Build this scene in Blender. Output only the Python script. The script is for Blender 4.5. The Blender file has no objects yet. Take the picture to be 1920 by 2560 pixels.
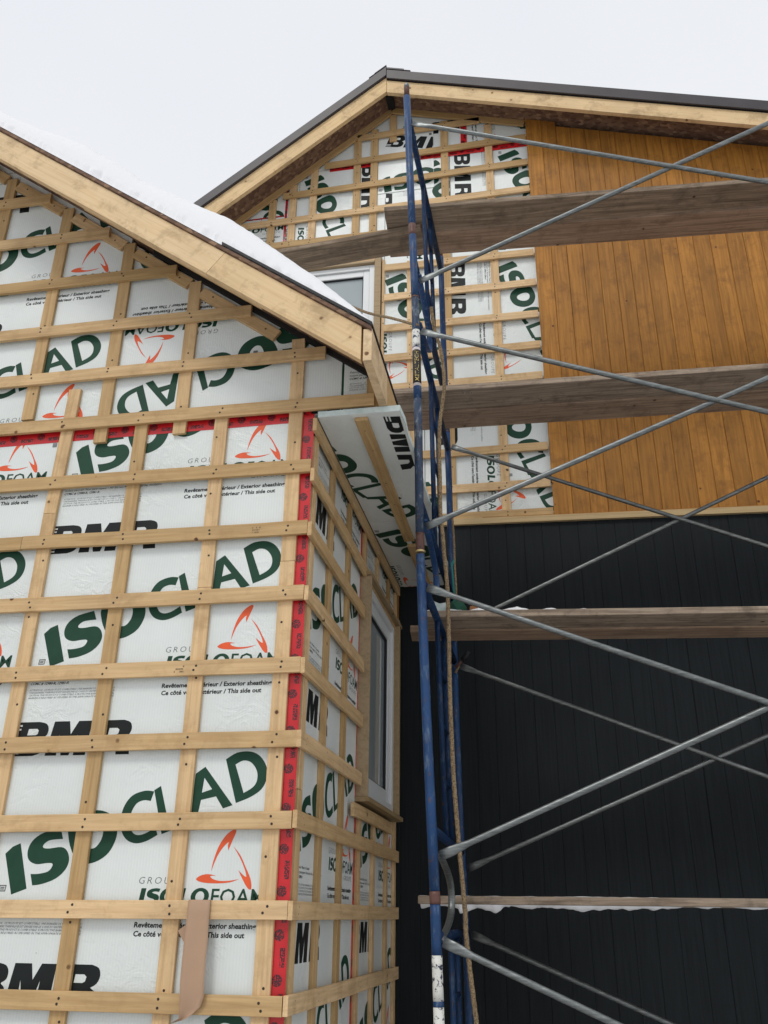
import bpy, bmesh, math, random
from mathutils import Vector, Matrix
rnd = random.Random(11)
S = bpy.context.scene
COL = S.collection

# ------------------------------------------------------------------ camera
F, R_, U_ = (-0.16770325, 0.89454054, 0.41433421), (0.98377916, 0.17899988, 0.01173044), (0.06367242, -0.4095806, 0.91004921)
cd = bpy.data.cameras.new('camera'); cam = bpy.data.objects.new('camera', cd); COL.objects.link(cam)
m = Matrix((R_, U_, (-F[0], -F[1], -F[2]))).transposed().to_4x4()
m.translation = (0.99814, -3.48652, 1.53273)
cam.matrix_world = m
cd.sensor_fit = 'VERTICAL'; cd.sensor_height = 24; cd.lens = 24 * 2221.1 / 2560
cd.clip_start = 0.05; cd.clip_end = 2000
S.camera = cam
S.render.resolution_x = 768; S.render.resolution_y = 1024

# ------------------------------------------------------------------ sky (overcast), sun, exposure
SUN_EL, SUN_AZ = math.radians(50), math.radians(198)
w = bpy.data.worlds.new('World'); S.world = w; w.use_nodes = True
nt = w.node_tree; nt.nodes.clear()
def wn(t, **k):
    n = nt.nodes.new(t)
    for a, b in k.items(): setattr(n, a, b)
    return n
sky = wn('ShaderNodeTexSky', sky_type='NISHITA', sun_disc=False, sun_elevation=SUN_EL, sun_rotation=SUN_AZ)
tc = wn('ShaderNodeTexCoord'); ns = wn('ShaderNodeTexNoise'); ns.inputs['Scale'].default_value = 1.6; ns.inputs['Detail'].default_value = 4
nt.links.new(tc.outputs['Generated'], ns.inputs['Vector'])
cr = wn('ShaderNodeValToRGB')
cr.color_ramp.elements[0].position = .35; cr.color_ramp.elements[0].color = (.84, .862, .912, 1)
cr.color_ramp.elements[1].position = .65; cr.color_ramp.elements[1].color = (.90, .915, .945, 1)
nt.links.new(ns.outputs['Fac'], cr.inputs['Fac'])
sc = wn('ShaderNodeVectorMath', operation='SCALE'); sc.inputs['Scale'].default_value = 10.0
nt.links.new(cr.outputs['Color'], sc.inputs[0])
mx = wn('ShaderNodeMixRGB'); mx.inputs['Fac'].default_value = .97
nt.links.new(sky.outputs['Color'], mx.inputs['Color1']); nt.links.new(sc.outputs[0], mx.inputs['Color2'])
bg = wn('ShaderNodeBackground'); bg.inputs['Strength'].default_value = .1
nt.links.new(mx.outputs['Color'], bg.inputs['Color'])
out = wn('ShaderNodeOutputWorld'); nt.links.new(bg.outputs['Background'], out.inputs['Surface'])

sl = bpy.data.lights.new('sun', 'SUN'); sl.energy = 1.15; sl.angle = math.radians(16); sl.color = (1, .97, .92)
so = bpy.data.objects.new('sun', sl); COL.objects.link(so)
d = Vector((math.sin(SUN_AZ) * math.cos(SUN_EL), math.cos(SUN_AZ) * math.cos(SUN_EL), math.sin(SUN_EL)))
so.rotation_euler = d.to_track_quat('Z', 'Y').to_euler(); so.location = (-4, -12, 14)
S.view_settings.view_transform = 'Standard'; S.view_settings.look = 'None'
S.view_settings.exposure = 0; S.view_settings.gamma = 1; S.view_settings.use_curve_mapping = False
S.render.engine = 'CYCLES'

# ------------------------------------------------------------------ materials
class N:
    """little node helper"""
    def __init__(s, name, rough=.6, metal=0., spec=.5):
        s.m = bpy.data.materials.new(name); s.m.use_nodes = True
        s.t = s.m.node_tree; s.b = s.t.nodes['Principled BSDF']
        s.b.inputs['Roughness'].default_value = rough; s.b.inputs['Metallic'].default_value = metal
        s.b.inputs['Specular IOR Level'].default_value = spec
    def n(s, t, ins=None, **k):
        n = s.t.nodes.new(t)
        for a, b in k.items(): setattr(n, a, b)
        for a, b in (ins or {}).items(): s.set(n.inputs[a], b)
        return n
    def set(s, sock, v):
        if isinstance(v, bpy.types.NodeSocket): s.t.links.new(v, sock)
        else: sock.default_value = v
    def math(s, op, a, b=0., c=None):
        n = s.n('ShaderNodeMath', operation=op); s.set(n.inputs[0], a); s.set(n.inputs[1], b)
        if c is not None: s.set(n.inputs[2], c)
        return n.outputs[0]
    def obj(s, seed=True, scale=(1, 1, 1)):
        tc = s.n('ShaderNodeTexCoord'); v = tc.outputs['Object']
        if seed:
            oi = s.n('ShaderNodeObjectInfo'); a = s.n('ShaderNodeVectorMath', operation='MULTIPLY_ADD')
            cx = s.n('ShaderNodeCombineXYZ', {'X': oi.outputs['Random'], 'Y': oi.outputs['Random'], 'Z': oi.outputs['Random']})
            s.set(a.inputs[0], cx.outputs[0]); a.inputs[1].default_value = (31, 7, 3); s.set(a.inputs[2], v); v = a.outputs[0]; s.rnd = oi.outputs['Random']
        mp = s.n('ShaderNodeVectorMath', operation='MULTIPLY'); s.set(mp.inputs[0], v); mp.inputs[1].default_value = scale
        return mp.outputs[0]
    def noise(s, vec, scale=5., detail=3., rough=.55, dist=0.):
        n = s.n('ShaderNodeTexNoise', {'Vector': vec, 'Scale': scale, 'Detail': detail, 'Roughness': rough, 'Distortion': dist}); return n.outputs['Fac']
    def ramp(s, f, stops):
        n = s.n('ShaderNodeValToRGB', {'Fac': f}); e = n.color_ramp.elements
        while len(e) < len(stops): e.new(.5)
        for q, (p, c) in zip(e, stops): q.position = p; q.color = (*c, 1) if len(c) == 3 else c
        return n.outputs['Color']
    def mix(s, f, a, b, mode='MIX'):
        n = s.n('ShaderNodeMixRGB', blend_type=mode); s.set(n.inputs[0], f)
        for i, v in ((1, a), (2, b)):
            if isinstance(v, tuple) and len(v) == 3: v = (*v, 1)
            s.set(n.inputs[i], v)
        return n.outputs[0]
    def col(s, c):
        if isinstance(c, tuple) and len(c) == 3: c = (*c, 1)
        s.set(s.b.inputs['Base Color'], c); return s
    def bump(s, h, strength=.3, dist=.002):
        n = s.n('ShaderNodeBump', {'Height': h, 'Strength': strength, 'Distance': dist}); s.set(s.b.inputs['Normal'], n.outputs[0]); return s

def wood(name, light, dark, knot, var=.25, rough=.65, knots=.62, grain=1., dirt=None, ksz=.075, satv=-.16, streak=0.):
    g = N(name, rough, spec=.3)
    v = g.obj()
    sv = g.n('ShaderNodeVectorMath', operation='MULTIPLY', ins={0: v}); sv.inputs[1].default_value = (1.3, 30, 30)
    f1 = g.noise(sv.outputs[0], 1.6, 4, .6, .6)
    sv2 = g.n('ShaderNodeVectorMath', operation='MULTIPLY', ins={0: v}); sv2.inputs[1].default_value = (3, 160, 160)
    f2 = g.noise(sv2.outputs[0], 1, 3, .6)
    big = g.noise(v, 3.2, 3)
    if streak:
        s3 = g.n('ShaderNodeVectorMath', operation='MULTIPLY', ins={0: v}); s3.inputs[1].default_value = (.9, 16, 16)
        st3 = g.n('ShaderNodeMapRange', {'Value': g.noise(s3.outputs[0], 1.7, 5, .68, 1.4), 'From Min': .42, 'From Max': .66, 'To Min': 0., 'To Max': streak}).outputs[0]
    c = g.ramp(f1, [(.25, dark), (.55, light), (.8, tuple(min(1, x * 1.06) for x in light))])
    c = g.mix(g.math('MULTIPLY', f2, .35 * grain), c, dark)
    if streak: c = g.mix(st3, c, tuple(x * .42 for x in dark))
    hs = g.n('ShaderNodeHueSaturation', {'Color': c, 'Hue': .5})
    val = g.math('MULTIPLY_ADD', g.rnd, var, 1 - var * .62)
    val = g.math('MULTIPLY', val, g.math('MULTIPLY_ADD', big, .3, .85))
    g.set(hs.inputs['Value'], val); g.set(hs.inputs['Saturation'], g.math('MULTIPLY_ADD', g.rnd, satv, 1.04)); c = hs.outputs[0]
    vo = g.n('ShaderNodeTexVoronoi', {'Vector': v, 'Scale': 6.5}); vo.voronoi_dimensions = '3D'
    sep = g.n('ShaderNodeSeparateColor', {0: vo.outputs['Color']})
    on = g.math('GREATER_THAN', sep.outputs[0], knots)
    dd = g.math('ADD', vo.outputs['Distance'], g.math('MULTIPLY', g.noise(v, 60, 2), .04))
    k = g.n('ShaderNodeMapRange', {'Value': dd, 'From Min': ksz + .02, 'From Max': ksz + .05, 'To Min': 1., 'To Max': 0.})
    halo = g.n('ShaderNodeMapRange', {'Value': dd, 'From Min': ksz + .03, 'From Max': ksz + .16, 'To Min': .4, 'To Max': 0.})
    c = g.mix(g.math('MULTIPLY', halo.outputs[0], on), c, dark)
    c = g.mix(g.math('MULTIPLY', k.outputs[0], on), c, knot)
    if dirt:
        dn = g.n('ShaderNodeMapRange', {'Value': g.noise(v, 7, 5, .7, .3), 'From Min': .5, 'From Max': .68, 'To Min': 0., 'To Max': dirt[1]})
        c = g.mix(dn.outputs[0], c, dirt[0])
    g.col(c); g.bump(g.math('ADD', f2, g.math('MULTIPLY', f1, .8)), .35, .0015)
    return g.m

M = {}
M['pine'] = wood('fresh_pine', (.68, .462, .222), (.50, .305, .125), (.085, .038, .016), .46, knots=.32, ksz=.05, grain=1.4, dirt=((.36, .225, .10), .5), streak=.28)
M['fascia'] = wood('fascia_pine', (.75, .555, .315), (.63, .425, .21), (.16, .08, .035), .10, knots=.45, ksz=.055, dirt=((.30, .20, .10), .6))
M['siding'] = wood('stained_cedar', (.43, .200, .048), (.31, .135, .030), (.09, .03, .008), .26, .62, knots=.25, grain=1.0, dirt=((.17, .07, .014), .6), satv=0., streak=.5, ksz=.045)
M['plank'] = wood('weathered_plank', (.43, .335, .245), (.22, .16, .11), (.06, .042, .03), .35, .85, grain=1.6, dirt=((.09, .068, .05), .6), streak=.7, knots=.5, ksz=.06)
M['plankbrown'] = wood('weathered_brown_plank', (.44, .31, .215), (.24, .155, .10), (.06, .042, .03), .2, .85, grain=1.5, dirt=((.11, .075, .05), .5), streak=.5, knots=.5, ksz=.06)
M['belt'] = wood('belt_trim_wood', (.52, .38, .19), (.40, .27, .12), (.2, .1, .05), .1)
M['trimwood'] = wood('window_trim_wood', (.40, .29, .155), (.28, .19, .095), (.15, .08, .04), .2)

g = N('black_siding_paint', .62, spec=.14); v = g.obj()
sv = g.n('ShaderNodeVectorMath', operation='MULTIPLY', ins={0: v}); sv.inputs[1].default_value = (2, 60, 60)
g.col(g.ramp(g.noise(sv.outputs[0], 1.5, 4), [(.3, (.0085, .0112, .013)), (.7, (.0145, .0185, .021))])); g.bump(g.noise(sv.outputs[0], 2, 4), .3, .001); M['black'] = g.m

def foam_mat(name, axis):
    g = N(name, .38, spec=.5)
    v = g.obj(seed=True)
    sep = g.n('ShaderNodeSeparateXYZ', {0: g.obj(seed=False)})
    rib = g.math('SINE', g.math('MULTIPLY', sep.outputs[axis], 2 * math.pi / .0125))
    big = g.noise(v, 2.2, 4); wr = g.noise(v, 9, 5, .6, 1.5)
    sp = g.n('ShaderNodeTexVoronoi', {'Vector': v, 'Scale': 9.}); 
    spk = g.n('ShaderNodeMapRange', {'Value': sp.outputs['Distance'], 'From Min': .012, 'From Max': .024, 'To Min': .8, 'To Max': 0.})
    c = g.ramp(big, [(.25, (.66, .70, .675)), (.75, (.75, .785, .76))])
    c = g.mix(g.math('MULTIPLY', g.math('MULTIPLY_ADD', rib, .5, .5), .10), c, (.42, .46, .45))
    c = g.mix(spk.outputs[0], c, (.2, .2, .2))
    g.col(c)
    # film wrinkles: ridged noise
    rg = g.math('ABSOLUTE', g.math('SUBTRACT', wr, .5)); rg = g.math('SUBTRACT', 1, g.math('MULTIPLY', rg, 9)); rg = g.math('MAXIMUM', rg, 0)
    msk = g.math('MAXIMUM', g.math('SUBTRACT', g.noise(v, 1.7, 2), .48), 0)
    h = g.math('MULTIPLY_ADD', rib, .09, g.math('MULTIPLY', g.math('MULTIPLY', rg, msk), 8))
    h = g.math('ADD', h, g.math('MULTIPLY', wr, 1.4))
    g.bump(h, .5, .0028)
    return g.m
M['foam'] = foam_mat('foam_board_film', 0)
g = N('foam_core', .8, spec=.2); v = g.obj(False); g.col(g.ramp(g.noise(v, 25, 4), [(.3, (.50, .60, .58)), (.7, (.66, .74, .72))])); g.bump(g.noise(v, 120, 3), .5, .003); M['foamcore'] = g.m

def flat(name, c, rough=.5, metal=0., spec=.3, var=.0, sc=20.):
    g = N(name, rough, metal, spec)
    if var:
        v = g.obj(); n = g.noise(v, sc, 4)
        g.col(g.ramp(n, [(.3, tuple(x * (1 - var) for x in c)), (.7, tuple(min(1, x * (1 + var)) for x in c))])); g.bump(n, .15, .001)
    else: g.col(c)
    return g.m
M['green'] = flat('green_print', (.008, .050, .027), .6, var=.12, sc=14)
M['ink'] = flat('black_print', (.006, .009, .009), .6, var=.15, sc=14)
M['orange'] = flat('orange_print', (.75, .11, .035), .42, var=.06)
M['grey'] = flat('grey_print', (.13, .14, .14), .45, var=.05)
M['nail'] = flat('nail_head', (.035, .025, .018), .6)
M['rubber'] = flat('black_membrane', (.012, .013, .015), .55, var=.3)
M['flash'] = flat('dark_metal_flashing', (.060, .054, .057), .45, .2, var=.12, sc=6)
M['pvc'] = flat('white_window_frame', (.70, .72, .72), .3)
M['dark'] = flat('dark_void', (.02, .017, .015), .9)
M['gasket'] = flat('dark_gasket', (.02, .022, .024), .5)
M['core'] = flat('sheathing_core', (.16, .10, .06), .8, var=.2, sc=4)
M['yellow'] = flat('yellow_print', (.55, .42, .14), .4)
M['sticker'] = flat('black_sticker', (.02, .016, .014), .35)
M['stickerw'] = flat('pale_sticker_border', (.6, .55, .55), .4, var=.2, sc=90)
M['gold'] = flat('brass_ring', (.55, .42, .2), .4, .6)
M['teal'] = flat('teal_strap', (.015, .17, .155), .5)
M['greencloth'] = flat('dark_green_cloth', (.012, .06, .035), .8, var=.2)
M['fleece'] = flat('concrete_base', (.3, .3, .29), .85, var=.15, sc=5)
M['kraft'] = flat('brown_paper', (.42, .27, .175), .55, var=.04, sc=8)
M['orangewood'] = flat('orange_offcut', (.27, .11, .04), .6, var=.2)

# glass: pale grey-blue base colour paints in the reflected sky
g = N('window_glass', .04, spec=1.); v = g.obj(False)
g.col(g.ramp(g.noise(v, 1.3, 2), [(.3, (.31, .36, .37)), (.7, (.41, .45, .46))])); M['glass'] = g.m

# OSB
g = N('osb_soffit', .75, spec=.3); v = g.obj(False)
sv = g.n('ShaderNodeVectorMath', operation='MULTIPLY', ins={0: v}); sv.inputs[1].default_value = (18, 34, 34)
vo = g.n('ShaderNodeTexVoronoi', {'Vector': sv.outputs[0], 'Scale': 1.2, 'Randomness': 1.}); se = g.n('ShaderNodeSeparateColor', {0: vo.outputs['Color']})
c = g.ramp(se.outputs[0], [(0, (.12, .066, .042)), (.5, (.20, .115, .072)), (.85, (.27, .165, .10)), (1, (.40, .26, .16))])
c = g.mix(g.math('MULTIPLY', g.noise(v, 4, 3), .6), c, (.10, .055, .04)); g.col(c); g.bump(se.outputs[1], .4, .002); M['osb'] = g.m

# red sheathing tape: black round marks and strokes along its length
g = N('red_tape', .28, spec=.5)
sep = g.n('ShaderNodeSeparateXYZ', {0: g.obj(seed=False)}); v = g.obj()
u = g.math('FRACT', g.math('MULTIPLY', sep.outputs[0], 1 / .15))
du = g.math('MULTIPLY', g.math('SUBTRACT', u, .5), .15); dv = g.math('SUBTRACT', sep.outputs[1], .006)
r = g.math('SQRT', g.math('ADD', g.math('MULTIPLY', du, du), g.math('MULTIPLY', dv, dv)))
circ = g.math('LESS_THAN', g.math('ADD', r, g.math('MULTIPLY', g.noise(v, 90, 2), .006)), .023)
hole = g.math('GREATER_THAN', g.noise(v, 210, 1), .42)
u2 = g.math('FRACT', g.math('MULTIPLY_ADD', sep.outputs[0], 1 / .15, .5)); st = g.math('LESS_THAN', g.math('ABSOLUTE', g.math('SUBTRACT', u2, .5)), .22)
row = g.math('LESS_THAN', g.math('ABSOLUTE', g.math('ADD', sep.outputs[1], .010)), .010)
str_ = g.math('MULTIPLY', g.math('MULTIPLY', st, row), g.math('GREATER_THAN', g.noise(v, 190, 1), .44))
mask = g.math('MAXIMUM', g.math('MULTIPLY', circ, hole), str_)
c = g.ramp(g.noise(v, 12, 3), [(.3, (.46, .008, .012)), (.7, (.62, .016, .022))])
g.col(g.mix(g.math('MULTIPLY', mask, .93), c, (.03, .01, .015))); g.bump(g.noise(v, 22, 4, .6, 1.), .5, .002); M['tape'] = g.m

# blue tube paint with chips and rust
def tube_paint(name, paint, chip, rust, amt, chalk=.0):
    g = N(name, .48, spec=.35); v = g.obj()
    sv = g.n('ShaderNodeVectorMath', operation='MULTIPLY', ins={0: v}); sv.inputs[1].default_value = (14, 14, 5)
    a = g.noise(sv.outputs[0], 3, 5, .65); b = g.noise(v, 38, 4, .7); k = g.noise(v, 3.0, 4, .6)
    c = g.ramp(k, [(.3, tuple(x * .75 for x in paint)), (.7, tuple(x * 1.25 for x in paint))])
    ch = g.n('ShaderNodeMapRange', {'Value': a, 'From Min': .54, 'From Max': .70, 'To Min': 0., 'To Max': .4 + chalk})
    c = g.mix(ch.outputs[0], c, chip)
    c2 = g.n('ShaderNodeMapRange', {'Value': b, 'From Min': .64 - amt * .1, 'From Max': .67, 'To Min': 0., 'To Max': .9})
    c = g.mix(c2.outputs[0], c, rust); g.col(c); g.bump(b, .25, .001); return g.m
M['blue'] = tube_paint('blue_scaffold_paint', (.010, .045, .132), (.14, .20, .27), (.10, .05, .035), .5, .2)
M['blueworn'] = tube_paint('blue_scaffold_paint_worn', (.020, .040, .080), (.30, .34, .38), (.10, .06, .045), .6, .3)
M['rust'] = tube_paint('rusted_tube', (.10, .045, .035), (.2, .13, .11), (.05, .03, .03), .6)
g = N('flaking_white_paint', .5); v = g.obj()
n = g.noise(v, 42, 5, .7, .4); mr = g.n('ShaderNodeMapRange', {'Value': n, 'From Min': .55, 'From Max': .59, 'To Min': 0., 'To Max': 1.})
g.col(g.mix(mr.outputs[0], (.66, .66, .62), (.018, .028, .06))); g.bump(n, .4, .001); M['whitepaint'] = g.m
g = N('galvanised_tube', .42, .75, .5); v = g.obj()
sv = g.n('ShaderNodeVectorMath', operation='MULTIPLY', ins={0: v}); sv.inputs[1].default_value = (3, 30, 30)
g.col(g.ramp(g.noise(sv.outputs[0], 3, 5, .7), [(.3, (.10, .11, .108)), (.55, (.19, .205, .203)), (.8, (.34, .35, .345))])); g.bump(g.noise(v, 150, 2), .2, .0006); M['galv'] = g.m
# rope
g = N('hemp_rope', .9, spec=.1); v = g.obj(False)
n = g.noise(v, 160, 3, .7); g.col(g.ramp(n, [(.35, (.08, .055, .03)), (.5, (.25, .18, .105)), (.7, (.38, .29, .18))])); g.bump(n, .8, .003); M['rope'] = g.m
# snow
g = N('snow', .75, spec=.25); v = g.obj(False)
n1 = g.noise(v, 3.5, 5, .55); n2 = g.noise(v, 60, 4, .7)
g.col((.80, .805, .82)); g.bump(g.math('MULTIPLY_ADD', n2, .25, n1), .5, .012)
g.b.inputs['Subsurface Weight'].default_value = .0; M['snow'] = g.m
g = N('snow_ground', .8, spec=.2); v = g.obj(False); g.col(g.ramp(g.noise(v, .6, 5), [(.3, (.50, .50, .50)), (.7, (.66, .66, .66))])); g.bump(g.noise(v, 2, 6), .6, .05); M['ground'] = g.m

# ------------------------------------------------------------------ object helpers
def link(name, me, mat=None, parent=None, Mw=None):
    o = bpy.data.objects.new(name, me); COL.objects.link(o)
    if mat is not None and me is not None and len(me.materials) == 0: me.materials.append(mat)
    Mw = Mw or Matrix.Identity(4)
    if parent is not None:
        o.parent = parent; o.matrix_basis = WM[parent.name].inverted() @ Mw
    else: o.matrix_basis = Mw
    WM[o.name] = Mw.copy()
    return o
WM = {}
def thing(name, label, cat, loc=(0, 0, 0), group=None):
    o = link(name, None, Mw=Matrix.Translation(loc)); tag(o, label, cat, group); return o
def tag(o, label=None, cat=None, group=None, kind=None):
    if label: o['label'] = label
    if cat: o['category'] = cat
    if group: o['group'] = group
    if kind: o['kind'] = kind
    return o
def mesh(name, vs, fs, smooth=False):
    me = bpy.data.meshes.new(name); me.from_pydata([tuple(v) for v in vs], [], fs); me.update()
    bm = bmesh.new(); bm.from_mesh(me); bmesh.ops.recalc_face_normals(bm, faces=bm.faces); bm.to_mesh(me); bm.free()
    if smooth: me.shade_smooth()
    return me
def basis(o, x, y):
    x = Vector(x).normalized(); z = x.cross(Vector(y)).normalized(); y = z.cross(x)
    mm = Matrix((x, y, z)).transposed().to_4x4(); mm.translation = o; return mm
def beam(name, A, B, ydir, wd, th, mat, parent, cut=(0, 0), ch=.0015, seg=1):
    """board whose FRONT face centre line runs A->B; ydir = width direction; front faces x cross y; cut = end skews (dx at +w edge)"""
    A, B = Vector(A), Vector(B); L = (B - A).length
    Mw = basis(A, B - A, ydir); h = wd / 2
    prof = [(-h + ch, 0), (h - ch, 0), (h, -ch), (h, -th + ch), (h - ch, -th), (-h + ch, -th), (-h, -th + ch), (-h, -ch)]
    vs, fs = [], []
    for i in range(seg + 1):
        t = i / seg
        jy = 0 if seg == 1 else rnd.uniform(-1, 1) * .0022
        for (y, z) in prof:
            x = t * L + (cut[0] * (y / h) * (1 - t)) + (cut[1] * (y / h) * t)
            vs.append((x, y + jy, z))
    for i in range(seg):
        for k in range(8):
            a = i * 8 + k; b = i * 8 + (k + 1) % 8; fs.append((a, b, b + 8, a + 8))
    fs.append(tuple(range(7, -1, -1))); fs.append(tuple(seg * 8 + k for k in range(8)))
    return link(name, mesh(name, vs, fs), mat, parent, Mw)
def prism(name, poly, O, X, Y, th, mat, parent=None, ch=0):
    """polygon in plane (O, X, Y), front face at 0, extruded back by th along -(X x Y)"""
    Mw = basis(O, X, Y); n = len(poly)
    vs = [(p[0], p[1], 0) for p in poly] + [(p[0], p[1], -th) for p in poly]
    fs = [tuple(range(n)), tuple(range(2 * n - 1, n - 1, -1))] + [(i, (i + 1) % n, (i + 1) % n + n, i + n) for i in range(n)]
    me = mesh(name, vs, fs)
    if ch:
        bm = bmesh.new(); bm.from_mesh(me); bmesh.ops.bevel(bm, geom=list(bm.edges), offset=ch, segments=1, affect='EDGES'); bm.to_mesh(me); bm.free()
    return link(name, me, mat, parent, Mw)
def box(name, a, b, mat, parent=None, ch=.001):
    return prism(name, [(a[0], a[2]), (b[0], a[2]), (b[0], b[2]), (a[0], b[2])], (0, a[1], 0), (1, 0, 0), (0, 0, 1), b[1] - a[1], mat, parent, ch)
# note: for X=(1,0,0), Y=(0,0,1): X x Y = (0,-1,0) so the front faces -y and the body goes to +y
def tube(name, pts, r, mat, parent=None, n=12, caps=True, smooth=True, radii=None, twist=None):
    pts = [Vector(p) for p in pts]; vs, fs = [], []
    up = None
    for i, p in enumerate(pts):
        t = (pts[min(i + 1, len(pts) - 1)] - pts[max(i - 1, 0)]).normalized()
        if up is None:
            up = t.cross(Vector((0, 0, 1)) if abs(t.z) < .9 else Vector((1, 0, 0))).normalized()
        up = (up - t * up.dot(t)).normalized(); sd = t.cross(up)
        rr = radii[i] if radii else r
        for k in range(n):
            a = 2 * math.pi * k / n
            if isinstance(rr, tuple): q = up * (math.cos(a) * rr[0]) + sd * (math.sin(a) * rr[1])
            else:
                q = (up * math.cos(a) + sd * math.sin(a)) * rr
                if twist: q *= 1 + twist[0] * abs(math.sin(1.5 * (a + i * twist[1])))
            vs.append(p + q - pts[0])
    for i in range(len(pts) - 1):
        for k in range(n): fs.append((i * n + k, i * n + (k + 1) % n, (i + 1) * n + (k + 1) % n, (i + 1) * n + k))
    if caps: fs.append(tuple(range(n - 1, -1, -1))); fs.append(tuple((len(pts) - 1) * n + k for k in range(n)))
    me = mesh(name, vs, fs)
    if smooth:
        for f in me.polygons: f.use_smooth = len(f.vertices) == 4
    return link(name, me, mat, parent, Matrix.Translation(pts[0]))
def tri_mesh(name, polys, mat, parent, Mw=None):
    vs, fs = [], []
    for p in polys:
        fs.append(tuple(range(len(vs), len(vs) + len(p)))); vs += p
    me = bpy.data.meshes.new(name); me.from_pydata([tuple(v) for v in vs], [], fs); me.update(); return link(name, me, mat, parent, Mw)

# ------------------------------------------------------------------ printing on the foam boards (one repeat cell, 1.22 wide, .924 high)
INKS = ['green', 'ink', 'orange', 'grey']
cellpolys = []          # (ink index, [verts2d], [tris])
def smooth_loop(pts, corners=(), n=6):
    """Catmull-Rom through pts, straight at corner indexes"""
    N_ = len(pts); res = []
    for i in range(N_):
        p0, p1, p2, p3 = pts[i - 1], pts[i], pts[(i + 1) % N_], pts[(i + 2) % N_]
        if i in corners and (i + 1) % N_ in corners: res.append(p1); continue
        if i in corners: p0 = p1
        if (i + 1) % N_ in corners: p3 = p2
        for k in range(n):
            t = k / n
            res.append(tuple(.5 * ((2 * p1[a]) + (-p0[a] + p2[a]) * t + (2 * p0[a] - 5 * p1[a] + 4 * p2[a] - p3[a]) * t * t + (-p0[a] + 3 * p1[a] - 3 * p2[a] + p3[a]) * t ** 3) for a in (0, 1)))
    return res
def curve_fill(loops):
    cu = bpy.data.curves.new('tmp', 'CURVE'); cu.dimensions = '2D'; cu.fill_mode = 'FRONT'
    for l in loops:
        s = cu.splines.new('POLY'); s.points.add(len(l) - 1); s.use_cyclic_u = True
        for q, p in zip(s.points, l): q.co = (p[0], p[1], 0, 1)
    o = bpy.data.objects.new('tmp', cu); me = bpy.data.meshes.new_from_object(o)
    vs = [(v.co.x, v.co.y) for v in me.vertices]; fs = [tuple(p.vertices) for p in me.polygons]
    bpy.data.objects.remove(o); bpy.data.curves.remove(cu); bpy.data.meshes.remove(me); return vs, fs
def ink(i, *loops): vs, fs = curve_fill(loops); cellpolys.append((i, vs, fs))
def text2d(body, w, h, shear=0., bold=0., space=1., res=2):
    cu = bpy.data.curves.new('tmp', 'FONT'); cu.body = body; cu.size = 1; cu.resolution_u = res; cu.fill_mode = 'FRONT'
    cu.shear = shear; cu.offset = bold; cu.space_character = space; cu.dimensions = '2D'
    o = bpy.data.objects.new('tmp', cu); me = bpy.data.meshes.new_from_object(o)
    xs = [v.co.x for v in me.vertices]; 
    sx = w / (max(xs) - min(xs)); x0 = min(xs); CAP = .69
    vs = [((v.co.x - x0) * sx, v.co.y * h / CAP) for v in me.vertices]; fs = [tuple(p.vertices) for p in me.polygons]
    bpy.data.objects.remove(o); bpy.data.curves.remove(cu); bpy.data.meshes.remove(me); return vs, fs
def inktext(i, body, u, v, w, h, **k):
    vs, fs = text2d(body, w, h, **k); cellpolys.append((i, [(a + u, b + v) for a, b in vs], fs))

# ISOCLAD (green, climbing)
ink(0, [(.052, .245), (.080, .272), (.112, .285), (.171, .115), (.108, .093)])
S_ = [(-0.983, 2.772), (-1.057, 2.753), (-1.099, 2.723), (-1.113, 2.685), (-1.102, 2.651), (-1.067, 2.635), (-1.021, 2.639), (-0.998, 2.638), (-0.995, 2.627), (-1.01, 2.608), (-1.049, 2.599), (-1.084, 2.598), (-1.069, 2.556), (-1.026, 2.562), (-0.972, 2.582), (-0.937, 2.614), (-0.926, 2.649), (-0.939, 2.683), (-0.967, 2.699), (-1.019, 2.694), (-1.045, 2.696), (-1.048, 2.707), (-1.029, 2.723), (-1.001, 2.728), (-0.966, 2.73)]
S_ = [(x + 1.262, z - 2.429) for x, z in S_]
S_ = S_[:11] + [(S_[11][0], S_[11][1])] + S_[12:]
ink(0, smooth_loop(S_, (0, 11, 12, 24), 4))
ink(0, smooth_loop([(.313, .345), (.318, .31), (.335, .267), (.365, .226), (.411, .208), (.46, .219), (.502, .25), (.525, .30), (.524, .345), (.505, .382), (.471, .403), (.43, .411), (.385, .403), (.338, .382)], (), 4),
    smooth_loop([(.388, .335), (.393, .30), (.412, .268), (.44, .268), (.462, .297), (.466, .335), (.452, .358), (.425, .366), (.400, .358)], (), 4))
ink(0, smooth_loop([(.665, .482), (.625, .485), (.575, .468), (.545, .43), (.535, .38), (.545, .33), (.572, .297), (.612, .284), (.655, .292), (.700, .315), (.688, .345), (.650, .322), (.615, .315), (.590, .328), (.575, .36), (.577, .40), (.595, .435), (.625, .448), (.655, .445)], (0, 9, 10, 18), 4))
ink(0, [(.665, .487), (.692, .503), (.744, .352), (.835, .39), (.838, .362), (.717, .318)])
ink(0, [(.836, .549), (.875, .576), (1.003, .426), (.964, .414), (.931, .46), (.869, .447), (.860, .385), (.830, .37)], [(.875, .533), (.912, .488), (.870, .475)])
ink(0, smooth_loop([(.96, .604), (1.006, .63), (1.063, .633), (1.105, .613), (1.134, .571), (1.137, .526), (1.118, .486), (1.076, .457), (1.016, .434)], (0, 8), 4),
    smooth_loop([(1.002, .583), (1.034, .598), (1.068, .59), (1.094, .557), (1.097, .519), (1.081, .493), (1.045, .472)], (0, 6), 4))
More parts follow.
